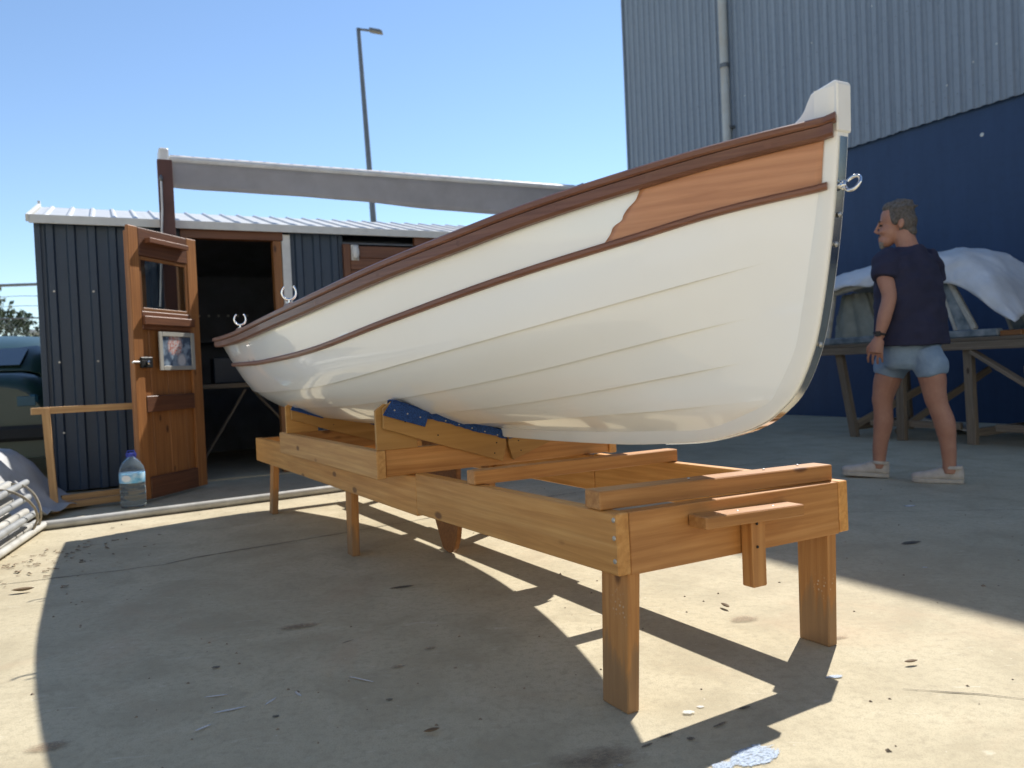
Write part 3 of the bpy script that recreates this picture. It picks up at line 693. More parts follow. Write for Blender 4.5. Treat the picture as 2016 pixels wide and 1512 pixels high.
# corner flashing, side wall, back wall, floor slab, ceiling side
box('corner_flashing', (SHL - .03, -.028, .0), (SHL + .012, .05, 2.10), 'shed_steel', shed, .003)
for i in range(3):
    P = []
    for z in (.03, 2.09 + .25 * 0): P.append([(SHL - d, .05 + i * .85 + k, z) for k, d in [(0, 0), (.1, 0), (.12, .02), (.18, .02), (.2, 0), (.38, 0), (.4, .02), (.46, .02), (.48, 0), (.66, 0), (.68, .02), (.74, .02), (.76, 0), (.85, 0)]])
    grid_mesh('side_sheet', P, 'shed_steel', shed, .0012, False)
prism('gable', [(-.02, 2.08), (DEEP, 2.08), (DEEP / 2, 2.46)], SHL - .004, SHL + .02, 'shed_steel', shed, 'x')
box('back_wall', (SHL, DEEP, 0), (SHR, DEEP + .03, 2.1), 'dark_inside', shed, 0)
box('side_wall', (SHR, 0, 0), (SHR + .03, DEEP, 2.1), 'dark_inside', shed, 0)
box('partition', (3.2, .1, .02), (3.23, DEEP, 2.1), 'dark_inside', shed, 0)
box('floor_slab', (SHL + .02, -.06, .0), (SHR, DEEP, .012), 'concrete', shed, 0)
# roof: sheets with ribs running up the slope, white barge and eave trim
YE, ZE, YR, ZR = -.085, 2.115, 1.25, 2.455
n = 8
for i in range(n):
    a = -.06 + (SHR + .12) * i / n; b = -.06 + (SHR + .12) * (i + 1) / n
    ribbed('roof_sheet', a, b + .003, ZE + .012, ZR + .012, .155, .013, .10, 'roof_steel', shed, slope=(YE, YR))
    ribbed('roof_sheet', a, b + .003, ZR + .012, ZE + .012, .155, .013, .10, 'roof_steel', shed, slope=(YR, DEEP + .1))
box('eave_trim', (-.075, YE - .014, ZE - .035), (SHR + .08, YE - .001, ZE + .030), 'fascia', shed, .002)
beam('barge_trim', (-.083, YE - .02, ZE + .0), (-.083, YR, ZR + .012), .022, .055, 'fascia', shed)
beam('barge_trim', (-.083, YR, ZR + .03), (-.083, DEEP + .1, ZE + .01), .022, .085, 'fascia', shed)
for k in range(5): beam('roof_purlin', (SHL + .03, .15 + k * .27, ZE + .03 + k * .06), (SHR, .15 + k * .27, ZE + .03 + k * .06), .05, .05, 'dark_inside', shed)
# gutter end pipe hanging at the corner
beam('corner_stub', (-.075, .30, 2.09), (-.075, .30, 1.56), .05, .03, 'shed_steel', shed)
# doorway: timber header and jambs, white post beside it
box('header', (.98, -.045, 2.015), (1.80, .05, 2.095), 'door_red', shed, .003)
box('jamb', (1.715, -.040, .012), (1.785, .06, 2.012), 'door_wood', shed, .003)
box('jamb', (.985, -.030, .012), (1.040, .06, 2.012), 'door_red', shed, .003)
box('door_post', (1.79, -.040, .012), (1.862, .04, 2.07), 'white_paint', shed, .003)
# boarded shutter with its frame
box('shutter_frame', (2.325, -.055, 1.0), (2.385, -.005, 2.005), 'door_red', shed, .003)
for k in range(9): box('shutter_board', (2.388, -.045, 1.005 + k * .11), (3.05, -.020, 1.112 + k * .11), 'door_red', shed, .004)
box('shutter_beam', (3.0, -.060, 2.008), (3.42, -.010, 2.09), 'door_red', shed, .003)
box('shutter_frame', (3.36, -.055, 1.0), (3.42, -.005, 2.005), 'door_red', shed, .003)
for k in range(9): box('shutter_board', (3.053, -.048, 1.005 + k * .11), (3.358, -.022, 1.112 + k * .11), 'door_red', shed, .004)
for x, z in ((.012, 1.573), (.022, 1.026), (.026, .481), (.541, 1.58), (.548, 1.03), (.553, .49), (.28, 1.573), (.285, 1.026)):
    screw(shed, (x + .05, -.025, z), (0, -1, 0), .009)
# inside: pale blocks painted as light slots in the far sheeting, workbench
for k in range(9): box('light_slot', (1.02 + k * .105, DEEP - .012, 1.56), (1.045 + k * .105, DEEP - .001, 1.585), 'fascia', shed, 0)
box('shelf', (.9, DEEP - .35, 1.25), (3.1, DEEP - .01, 1.28), 'dark_inside', shed)
for k in range(1):
    prism('ceiling_lining', [(.02, 2.03), (1.25, 2.38), (DEEP - .02, 2.03), (DEEP - .02, 2.02), (1.25, 2.365), (.02, 2.015)], SHL + .03, SHR - .02, 'dark_inside', shed, 'x')
wb = thing('workbench', 'dark workbench with crossed legs inside the shed doorway', 'workbench', SH_O, SH_DEG)
box('bench_top', (1.02, .55, .76), (2.6, 1.35, .80), 'grey_timber', wb)
for x in (1.08, 2.5):
    for y in (.6, 1.28): box('leg', (x, y, .012), (x + .05, y + .05, .758), 'grey_timber', wb)
beam('brace', (1.12, .59, .10), (1.52, .59, .74), .02, .045, 'grey_timber', wb, up=(0, 1, 0))
beam('brace', (1.58, .59, .74), (2.1, .59, .12), .02, .045, 'grey_timber', wb, up=(0, 1, 0))
for i, (x, w, h, m) in enumerate(((1.3, .3, .25, 'shed_steel'), (1.75, .35, .18, 'grey_timber'))):
    tag(box('storage_box', (x, 1.0, .801), (x + w, 1.3, .801 + h), m, None, .01, Matrix.Translation(SH_O) @ Matrix.Rotation(R(SH_DEG), 4, 'Z')), ('taller dark metal box on the workbench in the shed', 'low timber box on the workbench in the shed')[i], 'box')
# bulkhead lamp on the shutter
bl = thing('bulkhead_lamp', 'small white oval bulkhead lamp on the shed shutter', 'lamp', SH_O, SH_DEG)
lm = lathe('diffuser', [(.002, 0), (.034, .0), (.036, .02), (.028, .04), (.012, .048), (.002, .05)], 'white_paint', bl, 18); lm.matrix_local = Matrix.Translation((2.43, -.05, 1.93)) @ Matrix.Rotation(R(90), 4, 'X') @ Matrix.Diagonal((1, 1.9, 1, 1))
box('base_plate', (2.395, -.052, 1.86), (2.465, -.046, 2.0), 'fascia', bl, .002)

# open door, hinged on the doorway's left jamb and swung out
DO, DD = (-2.619, 5.442, 0.0), 77.0
dr = bpy.data.objects.new('open_door', None); COL.objects.link(dr)
tag(dr, 'brown timber stable door with small window, swung open in front of the shed', 'door'); dr.location = DO; dr.rotation_euler = (0, 0, R(DD))
DW, DH, DT = .76, 1.935, .042
for k in range(4): box('plank', (.01 + k * .185, 0.0, .015), (.192 + k * .185, .024, 1.32 if 0 < k < 3 else 1.9), 'door_wood', dr, .004)
box('stile', (.0, -.026, .02), (.10, -.001, DH), 'door_wood', dr, .004); box('stile', (.645, -.026, .02), (DW, -.001, DH), 'door_wood', dr, .004)
box('top_rail', (.102, -.026, 1.735), (.643, -.001, DH - .003), 'door_red', dr, .004)
box('middle_rail', (.102, -.028, 1.215), (.643, -.001, 1.345), 'door_red', dr, .004)
box('ledge', (.102, -.030, .63), (.643, -.001, .745), 'door_red', dr, .004)
box('bottom_rail', (.102, -.030, .02), (.643, -.001, .17), 'door_red', dr, .004)
for a, b in (((.102, -.020, 1.347), (.126, .004, 1.733)), ((.619, -.020, 1.347), (.643, .004, 1.733)), ((.128, -.020, 1.709), (.617, .004, 1.733)), ((.128, -.020, 1.347), (.617, .004, 1.371))):
    box('window_frame', a, b, 'door_wood', dr, .003)
box('pane', (.129, -.010, 1.373), (.616, -.006, 1.707), 'glass', dr, 0)
box('sill', (.095, -.055, 1.250), (.66, -.029, 1.310), 'door_red', dr, .004)
box('upper_shelf', (.16, -.075, 1.83), (.60, -.028, 1.865), 'door_red', dr, .003)
lk = box('lock', (.045, -.045, .945), (.165, -.0285, 1.02), 'black_metal', dr, .004); kn = lathe('knob', [(.004, 0), (.014, .002), (.016, .016), (.008, .022)], 'chrome', dr, 14); kn.matrix_local = Matrix.Translation((.105, -.046, .98)) @ Matrix.Rotation(R(90), 4, 'X')
tube('latch_bar', [(-.03, -.034, .985), (.045, -.034, .985)], .008, 'zinc', dr, 8)
pc = thing('framed_picture', 'small white framed picture of a boat pinned to the open door', 'picture', DO, DD)
g = NT('picture_print'); gv = g.coords('Object', (1, 1, 1), False); n1 = g.noise(gv, 16, 3); sx = g.n('SeparateXYZ'); g.l(gv, sx.inputs[0])
c = g.mix(g.ramp(n1, [(.45, G(0)), (.6, G(1))]), (.06, .09, .14, 1), (.26, .33, .40, 1))
ell = g.n('VectorMath', operation='DISTANCE'); g.l(gv, ell.inputs[0]); ell.inputs[1].default_value = (-.02, 0, .045)
mm = g.n('Math', operation='ADD'); g.l(ell.outputs['Value'], mm.inputs[0]); m2 = g.n('Math', operation='MULTIPLY'); m2.inputs[1].default_value = .09; g.l(n1, m2.inputs[0]); g.l(m2.outputs[0], mm.inputs[1])
c = g.mix(g.ramp(mm.outputs[0], [(.115, G(1)), (.135, G(0))]), c, g.mix(g.ramp(g.noise(gv, 60, 3), [(.42, G(0)), (.55, G(1))]), (.50, .16, .12, 1), (.55, .52, .50, 1)))
hl = g.n('VectorMath', operation='DISTANCE'); g.l(gv, hl.inputs[0]); hl.inputs[1].default_value = (.05, 0, -.07)
c = g.mix(g.ramp(hl.outputs['Value'], [(.035, G(1)), (.06, G(0))]), c, (.55, .55, .55, 1)); g.color(c); g.set(Roughness=.35); M['print'] = g.m
pr_ = box('print', (.285, -.0335, .955), (.625, -.0315, 1.175), 'print', pc, 0); 
for a, b in (((.25, -.042, .925), (.287, -.0312, 1.205)), ((.623, -.042, .925), (.66, -.0312, 1.205)), ((.289, -.042, .925), (.621, -.0312, .957)), ((.289, -.042, 1.173), (.621, -.0312, 1.205))):
    box('frame', a, b, 'panel_cream', pc, .002)

# ================================================================== AWNING in front of the shed roof
aw = thing('awning', 'rolled striped awning on brown posts with taupe valance above the shed', 'awning', SH_O, SH_DEG)
AY, A0, A1 = .35, .965, 5.06
box('post', (.825, -.215, .012), (.935, -.152, 2.60), 'brown_post', aw, .004)
box('post', (4.92, -.215, .012), (5.02, -.152, 2.60), 'brown_post', aw, .004)
box('bracket', (.868, AY - .12, 2.60), (.945, AY + .10, 2.815), 'awn_bar', aw, .012)
box('bracket', (5.065, AY - .10, 2.60), (5.11, AY + .10, 2.80), 'lamp_grey', aw, .012)
box('bracket_arm', (.87, -.15, 2.53), (.925, AY + .06, 2.595), 'brown_post', aw, .004); box('bracket_arm', (4.94, -.15, 2.53), (5.0, AY + .06, 2.595), 'brown_post', aw, .004)
tube('front_bar', [(A0 - .01, AY - .045, 2.740), (A1, AY - .045, 2.748)], .028, 'awn_bar', aw, 12)
P = []
for i in range(61):
    x = A0 + (A1 - A0 - .01) * i / 60; zz = 2.770 + .008 * i / 60; row = []
    for k in range(8):
        a = R(-60 + k * 34); row.append((x, AY + .03 - .055 * math.cos(a) * 1.0 + k * .012, zz + .024 * math.sin(a) + .008 + .003 * noise.noise((i * .4, k, 0))))
    P.append(row)
grid_mesh('rolled_fabric', P, 'stripes', aw, .004)
tube('roller_tube', [(A0 - .02, AY + .06, 2.755), (A1 + .01, AY + .06, 2.763)], .035, 'stripes', aw, 12)
P = []
for k in range(6):
    f = k / 5; row = []
    for i in range(121):
        x = A0 + (A1 - A0) * i / 120; top = 2.724 + .008 * i / 120; dep = .225 + .008 * noise.noise((x * 1.7, 4, 0)) + .010 * math.sin(x * 2.1) + .11 * (i / 120)
        row.append((x, AY - .05 - f * .012 * noise.noise((x * 3.1, f, 2)) - .006 * f, top - dep * f))
    P.append(row)
grid_mesh('valance', P, 'valance', aw, .002)
tube('crank_rod', [(.875, AY - .13, 2.62), (.845, -.235, 2.45), (.843, -.24, 2.2), (.79, -.25, 1.43)], .0085, 'awn_bar', aw, 8)
lathe('crank_hook', [(.008, 0), (.016, .01), (.016, .03), (.006, .05)], 'lamp_grey', aw, 10, (.845, -.235, 2.42))

# ================================================================== things by the shed
bo = thing('water_bottle', 'large clear plastic water bottle with blue cap standing by the open door', 'bottle', (-2.60, 5.325, .0), 0)
lathe('body', [(.02, .004), (.074, .004), (.080, .014), (.080, .05), (.076, .055), (.080, .06), (.080, .085), (.076, .09), (.080, .095), (.080, .12), (.076, .125), (.080, .13), (.080, .155), (.077, .16), (.080, .165), (.080, .25), (.074, .275), (.056, .305), (.034, .33), (.022, .342), (.022, .352)], 'pet', bo, 32)
lathe('label', [(.0812, .172), (.0815, .173), (.0815, .236), (.0812, .237)], 'label_blue', bo, 32)
prism('label_badge', [(math.cos(a) * .03, .205 + math.sin(a) * .022) for a in [2 * math.pi * k / 16 for k in range(16)]], -.0845, -.0818, 'label_white', bo, 'y')
lathe('cap', [(.024, .345), (.025, .348), (.025, .366), (.022, .369)], 'blue_cap', bo, 20)
tube('handle', [(.026, 0, .335), (.034, 0, .36), (.02, 0, .385), (-.02, 0, .385), (-.034, 0, .36), (-.026, 0, .335)], .004, 'blue_cap', bo, 6)
tf = thing('timber_hurdle', 'bare pine hurdle of one post and two rails beside the shed wall', 'hurdle', SH_O, SH_DEG)
beam('post', (.045, -.95, .0), (.02, -.95, .70), .045, .06, 'board', tf, up=(0, 1, 0))
beam('top_rail', (-.06, -.985, .685), (.56, -.80, .68), .024, .045, 'board', tf)
beam('bottom_rail', (.075, -.955, .045), (.52, -.86, .045), .03, .045, 'board', tf)
beam('bottom_rail', (.08, -.90, .085), (.52, -.80, .085), .03, .040, 'board', tf)
pp = tube('drain_pipe', [(-2.95, 4.50, .028), (-2.0, 5.125, .028), (-1.30, 5.60, .028), (-.45, 6.17, .028)], .026, 'pvc', None, 14); tag(pp, 'long white plastic pipe lying on the concrete before the shed', 'pipe')

# bundle of plastic pipes lying at the left edge, with ties
pbase = Vector((-2.70, 4.02, 0)); pdir = Vector((-.30, .95, .0)).normalized(); ps = Vector((pdir.y, -pdir.x, 0)).normalized()
k = 0
for lvl, (cnt, zz) in enumerate(((4, .035), (4, .10), (3, .165), (3, .225))):
    for j in range(cnt):
        off = (j - (cnt - 1) / 2) * .066 - .02 * lvl; r = random.choice((.019, .022, .026)); e = random.uniform(-.12, .12)
        a = pbase + ps * off - pdir * 1.6; b = pbase + ps * off + pdir * (.62 + e - .03 * lvl)
        a.z = zz; b.z = zz + .02 * lvl
        mm_ = ('pvc', 'pvc_grey', 'pvc')[k % 3]; k += 1
        V, F = [], []; nn = 12
        tag(tube('plastic_pipe', [a, a.lerp(b, .5), b - (b - a).normalized() * .012, b - (b - a).normalized() * .010, b, b - (b - a).normalized() * .05], [r, r, r, r, r * .82, r * .80], mm_, None, nn), 'grey plastic pipe in the tied bundle at the left edge' if mm_ == 'pvc_grey' else 'white plastic pipe in the tied bundle at the left edge', 'pipe', 'grey pipes of the tied bundle' if mm_ == 'pvc_grey' else 'white pipes of the tied bundle')
for t, rr, nm in ((.28, .165, 'cord lashing round the pipe bundle near its middle'), (.47, .155, 'cord lashing round the pipe bundle near its end')):
    c0 = pbase + pdir * t; lp = []
    for q in range(25):
        a = 2 * math.pi * q / 24; lp.append(c0 + ps * (math.cos(a) * rr - .03) + Vector((0, 0, max(.007, .14 + math.sin(a) * .155))) + pdir * .05 * math.sin(a * 2 + t * 9))
    tag(tube('rope_lashing', lp, .007, 'rope', None, 6), nm, 'rope')
# grey cover thrown over the far end of a heap, dark sacks below it
P = []
for i in range(24):
    row = []
    for j in range(24):
        x, y = -4.0 + i * .045, 4.45 + j * .05
        h = .40 * math.exp(-((x + 3.50) / .34) ** 4 - ((y - 5.05) / .42) ** 4) + .05 * (1 - 2 * abs(noise.noise((x * 5, y * 4, 1)))) * .6 + .025 * (1 - 2 * abs(noise.noise((x * 11, y * 9, 3))))
        row.append((x, y, max(.02, h + .02)))
    P.append(row)
tag(grid_mesh('grey_tarpaulin', P, 'tarp_grey', None, .004), 'crumpled grey tarpaulin over a heap behind the pipe bundle', 'tarpaulin')
dr['kind'] = 'thing'

# ================================================================== WAREHOUSE  (x into the building, y along the wall away from camera)
BL_O, BL_DEG = (4.018, 10.565, 0.0), 28.5
wh = thing('warehouse', 'tall warehouse with slate grey ribbed cladding above a dark blue wall', 'building', BL_O, BL_DEG)
YL, YN, ZC, ZT = 3.77, -11.5, 3.41, 7.64
box('blue_wall', (.06, YN, 0), (.36, YL - .05, ZC + .2), 'wall_blue', wh, 0)
nsh = 18
def clad(y0, y1, z0, z1, x, name='cladding_sheet'):
    pts = [(y0, 0)]; nr = 6; p = (y1 - y0) / nr
    for i in range(nr):
        a = y0 + i * p; pts += [(a + p * .12, 0), (a + p * .22, -.026), (a + p * .52, -.026), (a + p * .62, 0), (a + p * .80, 0), (a + p * .83, -.006), (a + p * .87, -.006), (a + p * .90, 0)]
    pts.append((y1, 0))
    return grid_mesh(name, [[(x + d, y, z) for y, d in pts] for z in (z0, z1)], 'clad_grey', wh, .0015, False)
for i in range(nsh):
    a = YN + (YL - YN) * i / nsh; b = YN + (YL - YN) * (i + 1) / nsh
    clad(a, b + .004, ZC + random.uniform(-.008, .008), ZT, .020 + (.0025 if i % 2 else 0))
box('corner_trim', (-.022, YL + .002, ZC - .02), (.30, YL + .03, ZT), 'clad_grey', wh, .004)
box('end_wall', (.30, YL - .04, 0), (10.0, YL - .01, ZT - .02), 'clad_grey', wh, 0)
box('core', (.37, YN + .02, .02), (9.9, YL - .06, ZT - .03), 'dark_inside', wh, 0)
box('parapet_cap', (-.03, YN, ZT), (10.0, YL + .04, ZT + .06), 'clad_grey', wh, .005)
tube('downpipe', [(-.085, 1.30, 5.128), (-.085, 1.30, 7.6)], .062, 'downpipe', wh, 16)
tube('downpipe', [(-.085, 1.30, .05), (-.085, 1.30, 5.120)], .060, 'downpipe', wh, 16)
tube('pipe_collar', [(-.085, 1.30, 5.09), (-.085, 1.30, 5.15)], .070, 'lamp_grey', wh, 16)
for z in (6.4, 4.2, 2.2): box('pipe_clip', (-.09, 1.225, z), (.03, 1.375, z + .04), 'lamp_grey', wh, .003)
for (y, z) in ((-.2, 4.9), (-1.1, 5.0), (-.6, 5.35), (-2.0, 3.75), (-2.3, 3.9), (-2.55, 4.0), (1.0, 4.6), (-1.6, 5.6)):
    screw(wh, (-.007, y, z), (-1, 0, 0), .010, 'fascia')
for zr in (3.62, 4.75, 5.9, 7.0):
    for k in range(44):
        yy = YN + (YL - YN) * ((k + 62) * 1 + .37) / 108; screw(wh, (-.0085 if False else -.0065, yy, zr), (-1, 0, 0), .007, 'lamp_grey')
screw(wh, (.0585, -2.33, 3.12), (-1, 0, 0), .022, 'fascia')

# work table along the wall with the salvaged cabin top
wt = thing('work_table', 'rough grey timber work table along the blue wall, behind the walking man', 'table', BL_O, BL_DEG)
TY0, TY1, TX0, TX1 = -1.78, -4.9, -1.98, -.80
box('front_bearer', (TX0, TY1, .815), (TX0 + .05, TY0, .885), 'grey_timber', wt, .003)
box('back_bearer', (TX1 - .05, TY1, .815), (TX1, TY0, .885), 'grey_timber', wt, .003)
for k in range(7): box('plank', (TX0 + .0 + k * .168, TY1, .887), (TX0 + .162 + k * .168, TY0 + .02 * (k % 3), .918), 'grey_timber', wt, .003)
for y, lean in ((-1.98, -.16), (-3.30, -.02), (-4.7, 0)):
    beam('leg', (TX0 + .085, y + lean, 0), (TX0 + .085, y, .885), .055, .075, 'grey_timber', wt, up=(0, 1, 0))
    beam('leg', (TX1 - .085, y + lean * .3, 0), (TX1 - .085, y, .885), .055, .075, 'grey_timber', wt, up=(0, 1, 0))
    beam('foot_rail', (TX0 + .115, y + lean * .9, .10), (TX1 - .115, y + lean * .3, .10), .035, .07, 'grey_timber', wt)
beam('brace', (TX0 + .04, -3.36, .80), (TX0 + .04, -4.25, .22), .03, .09, 'grey_timber', wt, up=(1, 0, 0))
beam('brace', (TX0 + .14, -2.12, .12), (TX1 - .14, -2.45, .55), .03, .07, 'grey_timber', wt)
beam('brace', (TX0 + .14, -2.55, .06), (TX1 - .10, -2.9, .62), .03, .06, 'grey_timber', wt)
box('centre_leg', (TX0 + .02, -2.72, 0), (TX0 + .075, -2.64, .885), 'grey_timber', wt, .003)
for y in (-2.3, -3.5): box('low_rail', (TX0 + .10, y - .9, .12), (TX0 + .14, y, .18), 'grey_timber', wt, .003)

ct = thing('cabin_top', 'stripped blue-grey boat cabin top with bare window openings on the work table', 'cabin', BL_O, BL_DEG)
CX0, CX1 = -1.90, -.95
box('sill', (CX0, -3.55, .919), (CX0 + .09, -1.72, .985), 'cabin_blue', ct, .01); box('sill', (CX1 - .09, -3.55, .919), (CX1, -1.72, .985), 'cabin_blue', ct, .01)
box('floor_panel', (CX0 + .092, -3.52, .93), (CX1 - .092, -1.75, .955), 'cabin_cream', ct, .004)
for x, t in ((CX0 + .03, 1), (CX1 - .07, 0)):
    beam('pillar', (x + .02, -3.34, .985), (x + .03, -3.08, 1.50), .05, .05, 'cabin_cream', ct, up=(1, 0, 0), bevel=.012)
    beam('pillar', (x + .02, -3.17, .985), (x + .03, -3.02, 1.42), .035, .03, 'cabin_cream', ct, up=(1, 0, 0), bevel=.008)
    prism('corner_panel', [(-3.33, .988), (-3.19, .988), (-3.06, 1.38), (-3.09, 1.48)], x + .008, x + .022, 'cabin_blue', ct, 'x')
    beam('pillar', (x + .02, -1.82, .985), (x + .03, -1.90, 1.42), .045, .05, 'cabin_cream', ct, up=(1, 0, 0), bevel=.012)
    P = []
    pts = [(x, -1.72 - k * .14, 1.40 + .105 * math.sin(min(1, k / 8) * math.pi * .62)) for k in range(11)]
    tube('roof_rail', pts, .032, 'cabin_cream', ct, 10)
P = []
for i in range(13):
    row = []
    for j in range(15):
        f = i / 12; y = -1.68 - j * .107; s = math.sin(f * math.pi)
        row.append((CX0 - .01 + (CX1 - CX0 + .02) * f, y, 1.42 + .10 * math.sin(min(1, j / 11) * math.pi * .62) + .10 * s))
    P.append(row)
grid_mesh('roof', P, 'cabin_cream', ct, .02)
# arched frame at its after end
arch = [(-1.55 + .0 * k, -3.62 - .30 * math.sin(R(k * 12)) * 1.0, .93 + .58 * math.cos(R(k * 12)) if False else .93 + .56 * math.sin(R(90 - k * 12))) for k in range(8)]
af = tube('window_arch', [(CX0 + .35, y, z) for _, y, z in arch], .03, 'cabin_cream', ct, 8); tube('window_arch', [(CX0 + .22, y - .05, z + .03) for _, y, z in arch], .022, 'cabin_blue', ct, 8)

# white cover draped over the cabin top, sliding off its after end
P = []
for j in range(90):
    f = j / 89; row = []
    y = -1.70 - 1.98 * f
    zc = spline([(0, 1.615), (.3, 1.70), (.55, 1.745), (.70, 1.735), (.80, 1.64), (.90, 1.42), (1.0, 1.10)])(f)
    drop = spline([(0, .20), (.35, .23), (.60, .24), (.72, .33), (.85, .30), (1, .08)])(f)
    for i in range(54):
        g_ = i / 53; w_ = abs(2 * g_ - 1)
        x = CX0 - .06 + (CX1 - CX0 + .12) * (.5 - .5 * math.cos(g_ * math.pi)) * 1.0
        rdg = lambda p: 1 - 2 * abs(noise.noise(p)); fold = .017 * rdg((f * 7 + g_ * 3, g_ * 4, 2)) + .008 * rdg((f * 15 - g_ * 7, g_ * 9, 7)) + .006 * noise.noise((f * 50, g_ * 30, 3)) - .02
        z = zc - drop * w_ ** 2.6 - .02 * math.sin(f * 22 + g_ * 3) * w_ ** 3
        row.append((x - fold * 1.2 * (1 if g_ < .5 else -1), y + .03 * noise.noise((g_ * 6, f * 6, 4)) - .05 * w_ * (f > .7), z + fold))
    P.append(row)
tag(grid_mesh('white_tarpaulin', P, 'tarp_white', None, .006), 'rumpled white tarpaulin draped over the cabin top', 'tarpaulin').matrix_local = Matrix.Translation(BL_O) @ Matrix.Rotation(R(BL_DEG), 4, 'Z')
# sage cloth hanging in folds inside the cabin top
P = []
for i in range(49):
    a = 2 * math.pi * i / 48; row = []
    for k in range(14):
        f = k / 13; rr = (.235 - .10 * f ** 1.5) * (1 + .16 * math.sin(a * 5 + 1.3 * f) * (1 - .4 * f) + .10 * math.sin(a * 11 + 2 * f) + .12 * noise.noise((math.cos(a) * 2.5, math.sin(a) * 2.5, f * 3)))
        row.append((-1.60 + rr * .8 * math.cos(a), -2.05 + rr * math.sin(a) * 1.2 + .05 * f, .957 + .47 * f + .02 * noise.noise((a * 2, f * 4, 9))))
    P.append(row)
tag(grid_mesh('hanging_cloth', P, 'cloth_sage', None), 'sage cloth hanging in folds inside the cabin top beside the stem', 'cloth').matrix_local = Matrix.Translation(BL_O) @ Matrix.Rotation(R(BL_DEG), 4, 'Z')
for i, (x, y, z, w, h, m, rx, lab) in enumerate((
    (-.86, -2.70, .02, .62, .80, 'panel_cream', 12, 'cream panel with a dark slot leaning under the table, tilted'),
    (-.86, -3.45, .28, .85, .62, 'panel_cream', -8, 'wide cream panel leaning under the table by the right edge'),
    (-1.02, -3.50, .06, .70, .42, 'panel_teal', -12, 'teal panel leaning low under the work table'),
    (-1.5, -3.72, .0, .10, .34, 'panel_cream', 3, 'short cream offcut standing under the table by the right edge'))):
    o = box('leaning_panel', (-.011, -w / 2, 0), (.011, w / 2, h), m, None, .002)
    mt = Matrix.Translation(BL_O) @ Matrix.Rotation(R(BL_DEG), 4, 'Z') @ Matrix.Translation((x, y, z)) @ Matrix.Rotation(R(rx), 4, 'X') @ Matrix.Rotation(R(9), 4, 'Y')
    o.matrix_world = mt @ o.matrix_local; tag(o, lab, 'panel')
    if i == 0:
        s_ = box('slot', (-.0135, .06, .30), (-.0115, .075, .52), 'soot', None, 0); s_.matrix_world = mt @ s_.matrix_local
        mw = s_.matrix_world.copy(); s_.parent = o; s_.matrix_parent_inverse = o.matrix_world.inverted(); s_.matrix_world = mw
for i, (y, x, m, lab) in enumerate(((-3.60, -1.86, 'door_wood', 'rust red timber offcut on the table before the arched frame'), (-3.82, -1.80, 'door_red', 'dark red timber offcut at the table end by the right edge'))):
    o = box('timber_offcut', (x, y - .12, .919), (x + .06, y + .10, .965), m, None, .006, Matrix.Translation(BL_O) @ Matrix.Rotation(R(BL_DEG), 4, 'Z')); tag(o, lab, 'offcut')

# unseen cream workshop added behind the camera to bounce sunlight into the shade
bw = thing('bounce_workshop', 'unseen cream rendered workshop with roller doors, added to bounce sunlight', 'building', (-2.0, -6.5, 0), 8)
box('wall', (-13, -4, 0), (12, 0, 5.6), 'bounce_wall_cream', bw, .02); box('parapet', (-13.1, -4.1, 5.6), (12.1, .1, 5.8), 'fascia', bw, .02)
for x in (-9.5, -3.0, 4.0):
    rd = box('roller_door', (x, .002, 0), (x + 3.2, .05, 3.2), 'fascia', bw, .005)
    for k in range(16): box('slat', (x + .02, .052, .02 + k * .198), (x + 3.18, .062, .20 + k * .198), 'fascia', bw, .004)
for x in (-12, -5.4, 1.5, 8.5): box('window', (x, .002, 3.6), (x + 1.6, .03, 4.6), 'car_glass', bw, .01)

# ================================================================== LAMP POST, FENCE, CAR, TREES, HOUSE far left
lp_ = thing('street_lamp', 'tall slender grey street lamp with short arm behind the shed', 'street lamp', (-3.62, 22.0, 0))
tube('pole', [(0, 0, 0), (-.03, 0, 5), (-.20, 0, 10.38)], [.115, .085, .055], 'lamp_grey', lp_, 12)
tube('arm', [(-.20, 0, 10.36), (.15, 0, 10.30)], .035, 'lamp_grey', lp_, 8)
prism('lamp_head', [(.10, 10.28), (.46, 10.20), (.47, 10.25), (.42, 10.29), (.12, 10.36)], -.10, .10, 'lamp_grey', lp_, 'y', .01)
fe = thing('chain_link_fence', 'chain link fence topped with barbed wire behind the green car', 'fence', (-11.4, 12.6, 0), 4)
for x in (0, 2.5, 5.0): tube('post', [(x, 0, 0), (x, 0, 2.55)], .03, 'wire', fe, 10)
tube('top_rail', [(-.5, 0, 2.52), (5.0, 0, 2.52)], .024, 'wire', fe, 8)
for z in (2.33, 2.17):
    tube('barbed_wire', [(x * .25 - .5, .0, z + .01 * math.sin(x * 1.3)) for x in range(23)], .005, 'wire', fe, 5)
V, F = [], []
for k in range(-12, 82):
    x = k * .07 - .5
    for sgn in (1, -1):
        a = Vector((x, .004 * sgn, .05)); b = Vector((x + sgn * 1.95, .004 * sgn, 2.0))
        lo, hi = -.5, 5.0
        def clipx(p, q):
            t0, t1 = 0, 1; d = q - p
            for lim, s in ((lo, 1), (hi, -1)):
                t = (lim - p.x) / d.x
                if s * d.x > 0: t0 = max(t0, t)
                else: t1 = min(t1, t)
            return (p + d * t0, p + d * t1) if t1 > t0 + .02 else None
        r_ = clipx(a, b)
        if r_: tube('', r_, .0028, 'wire', None, 4, False, False, V, F)
me_ = pydata('wire_mesh', V, F, 'wire', fe); me_['kind'] = 'stuff'
tube('barbed_wire', [(x * .25 - .5, .0, 2.02 - .06 * x / 22) for x in range(23)], .012, 'wire', fe, 5)

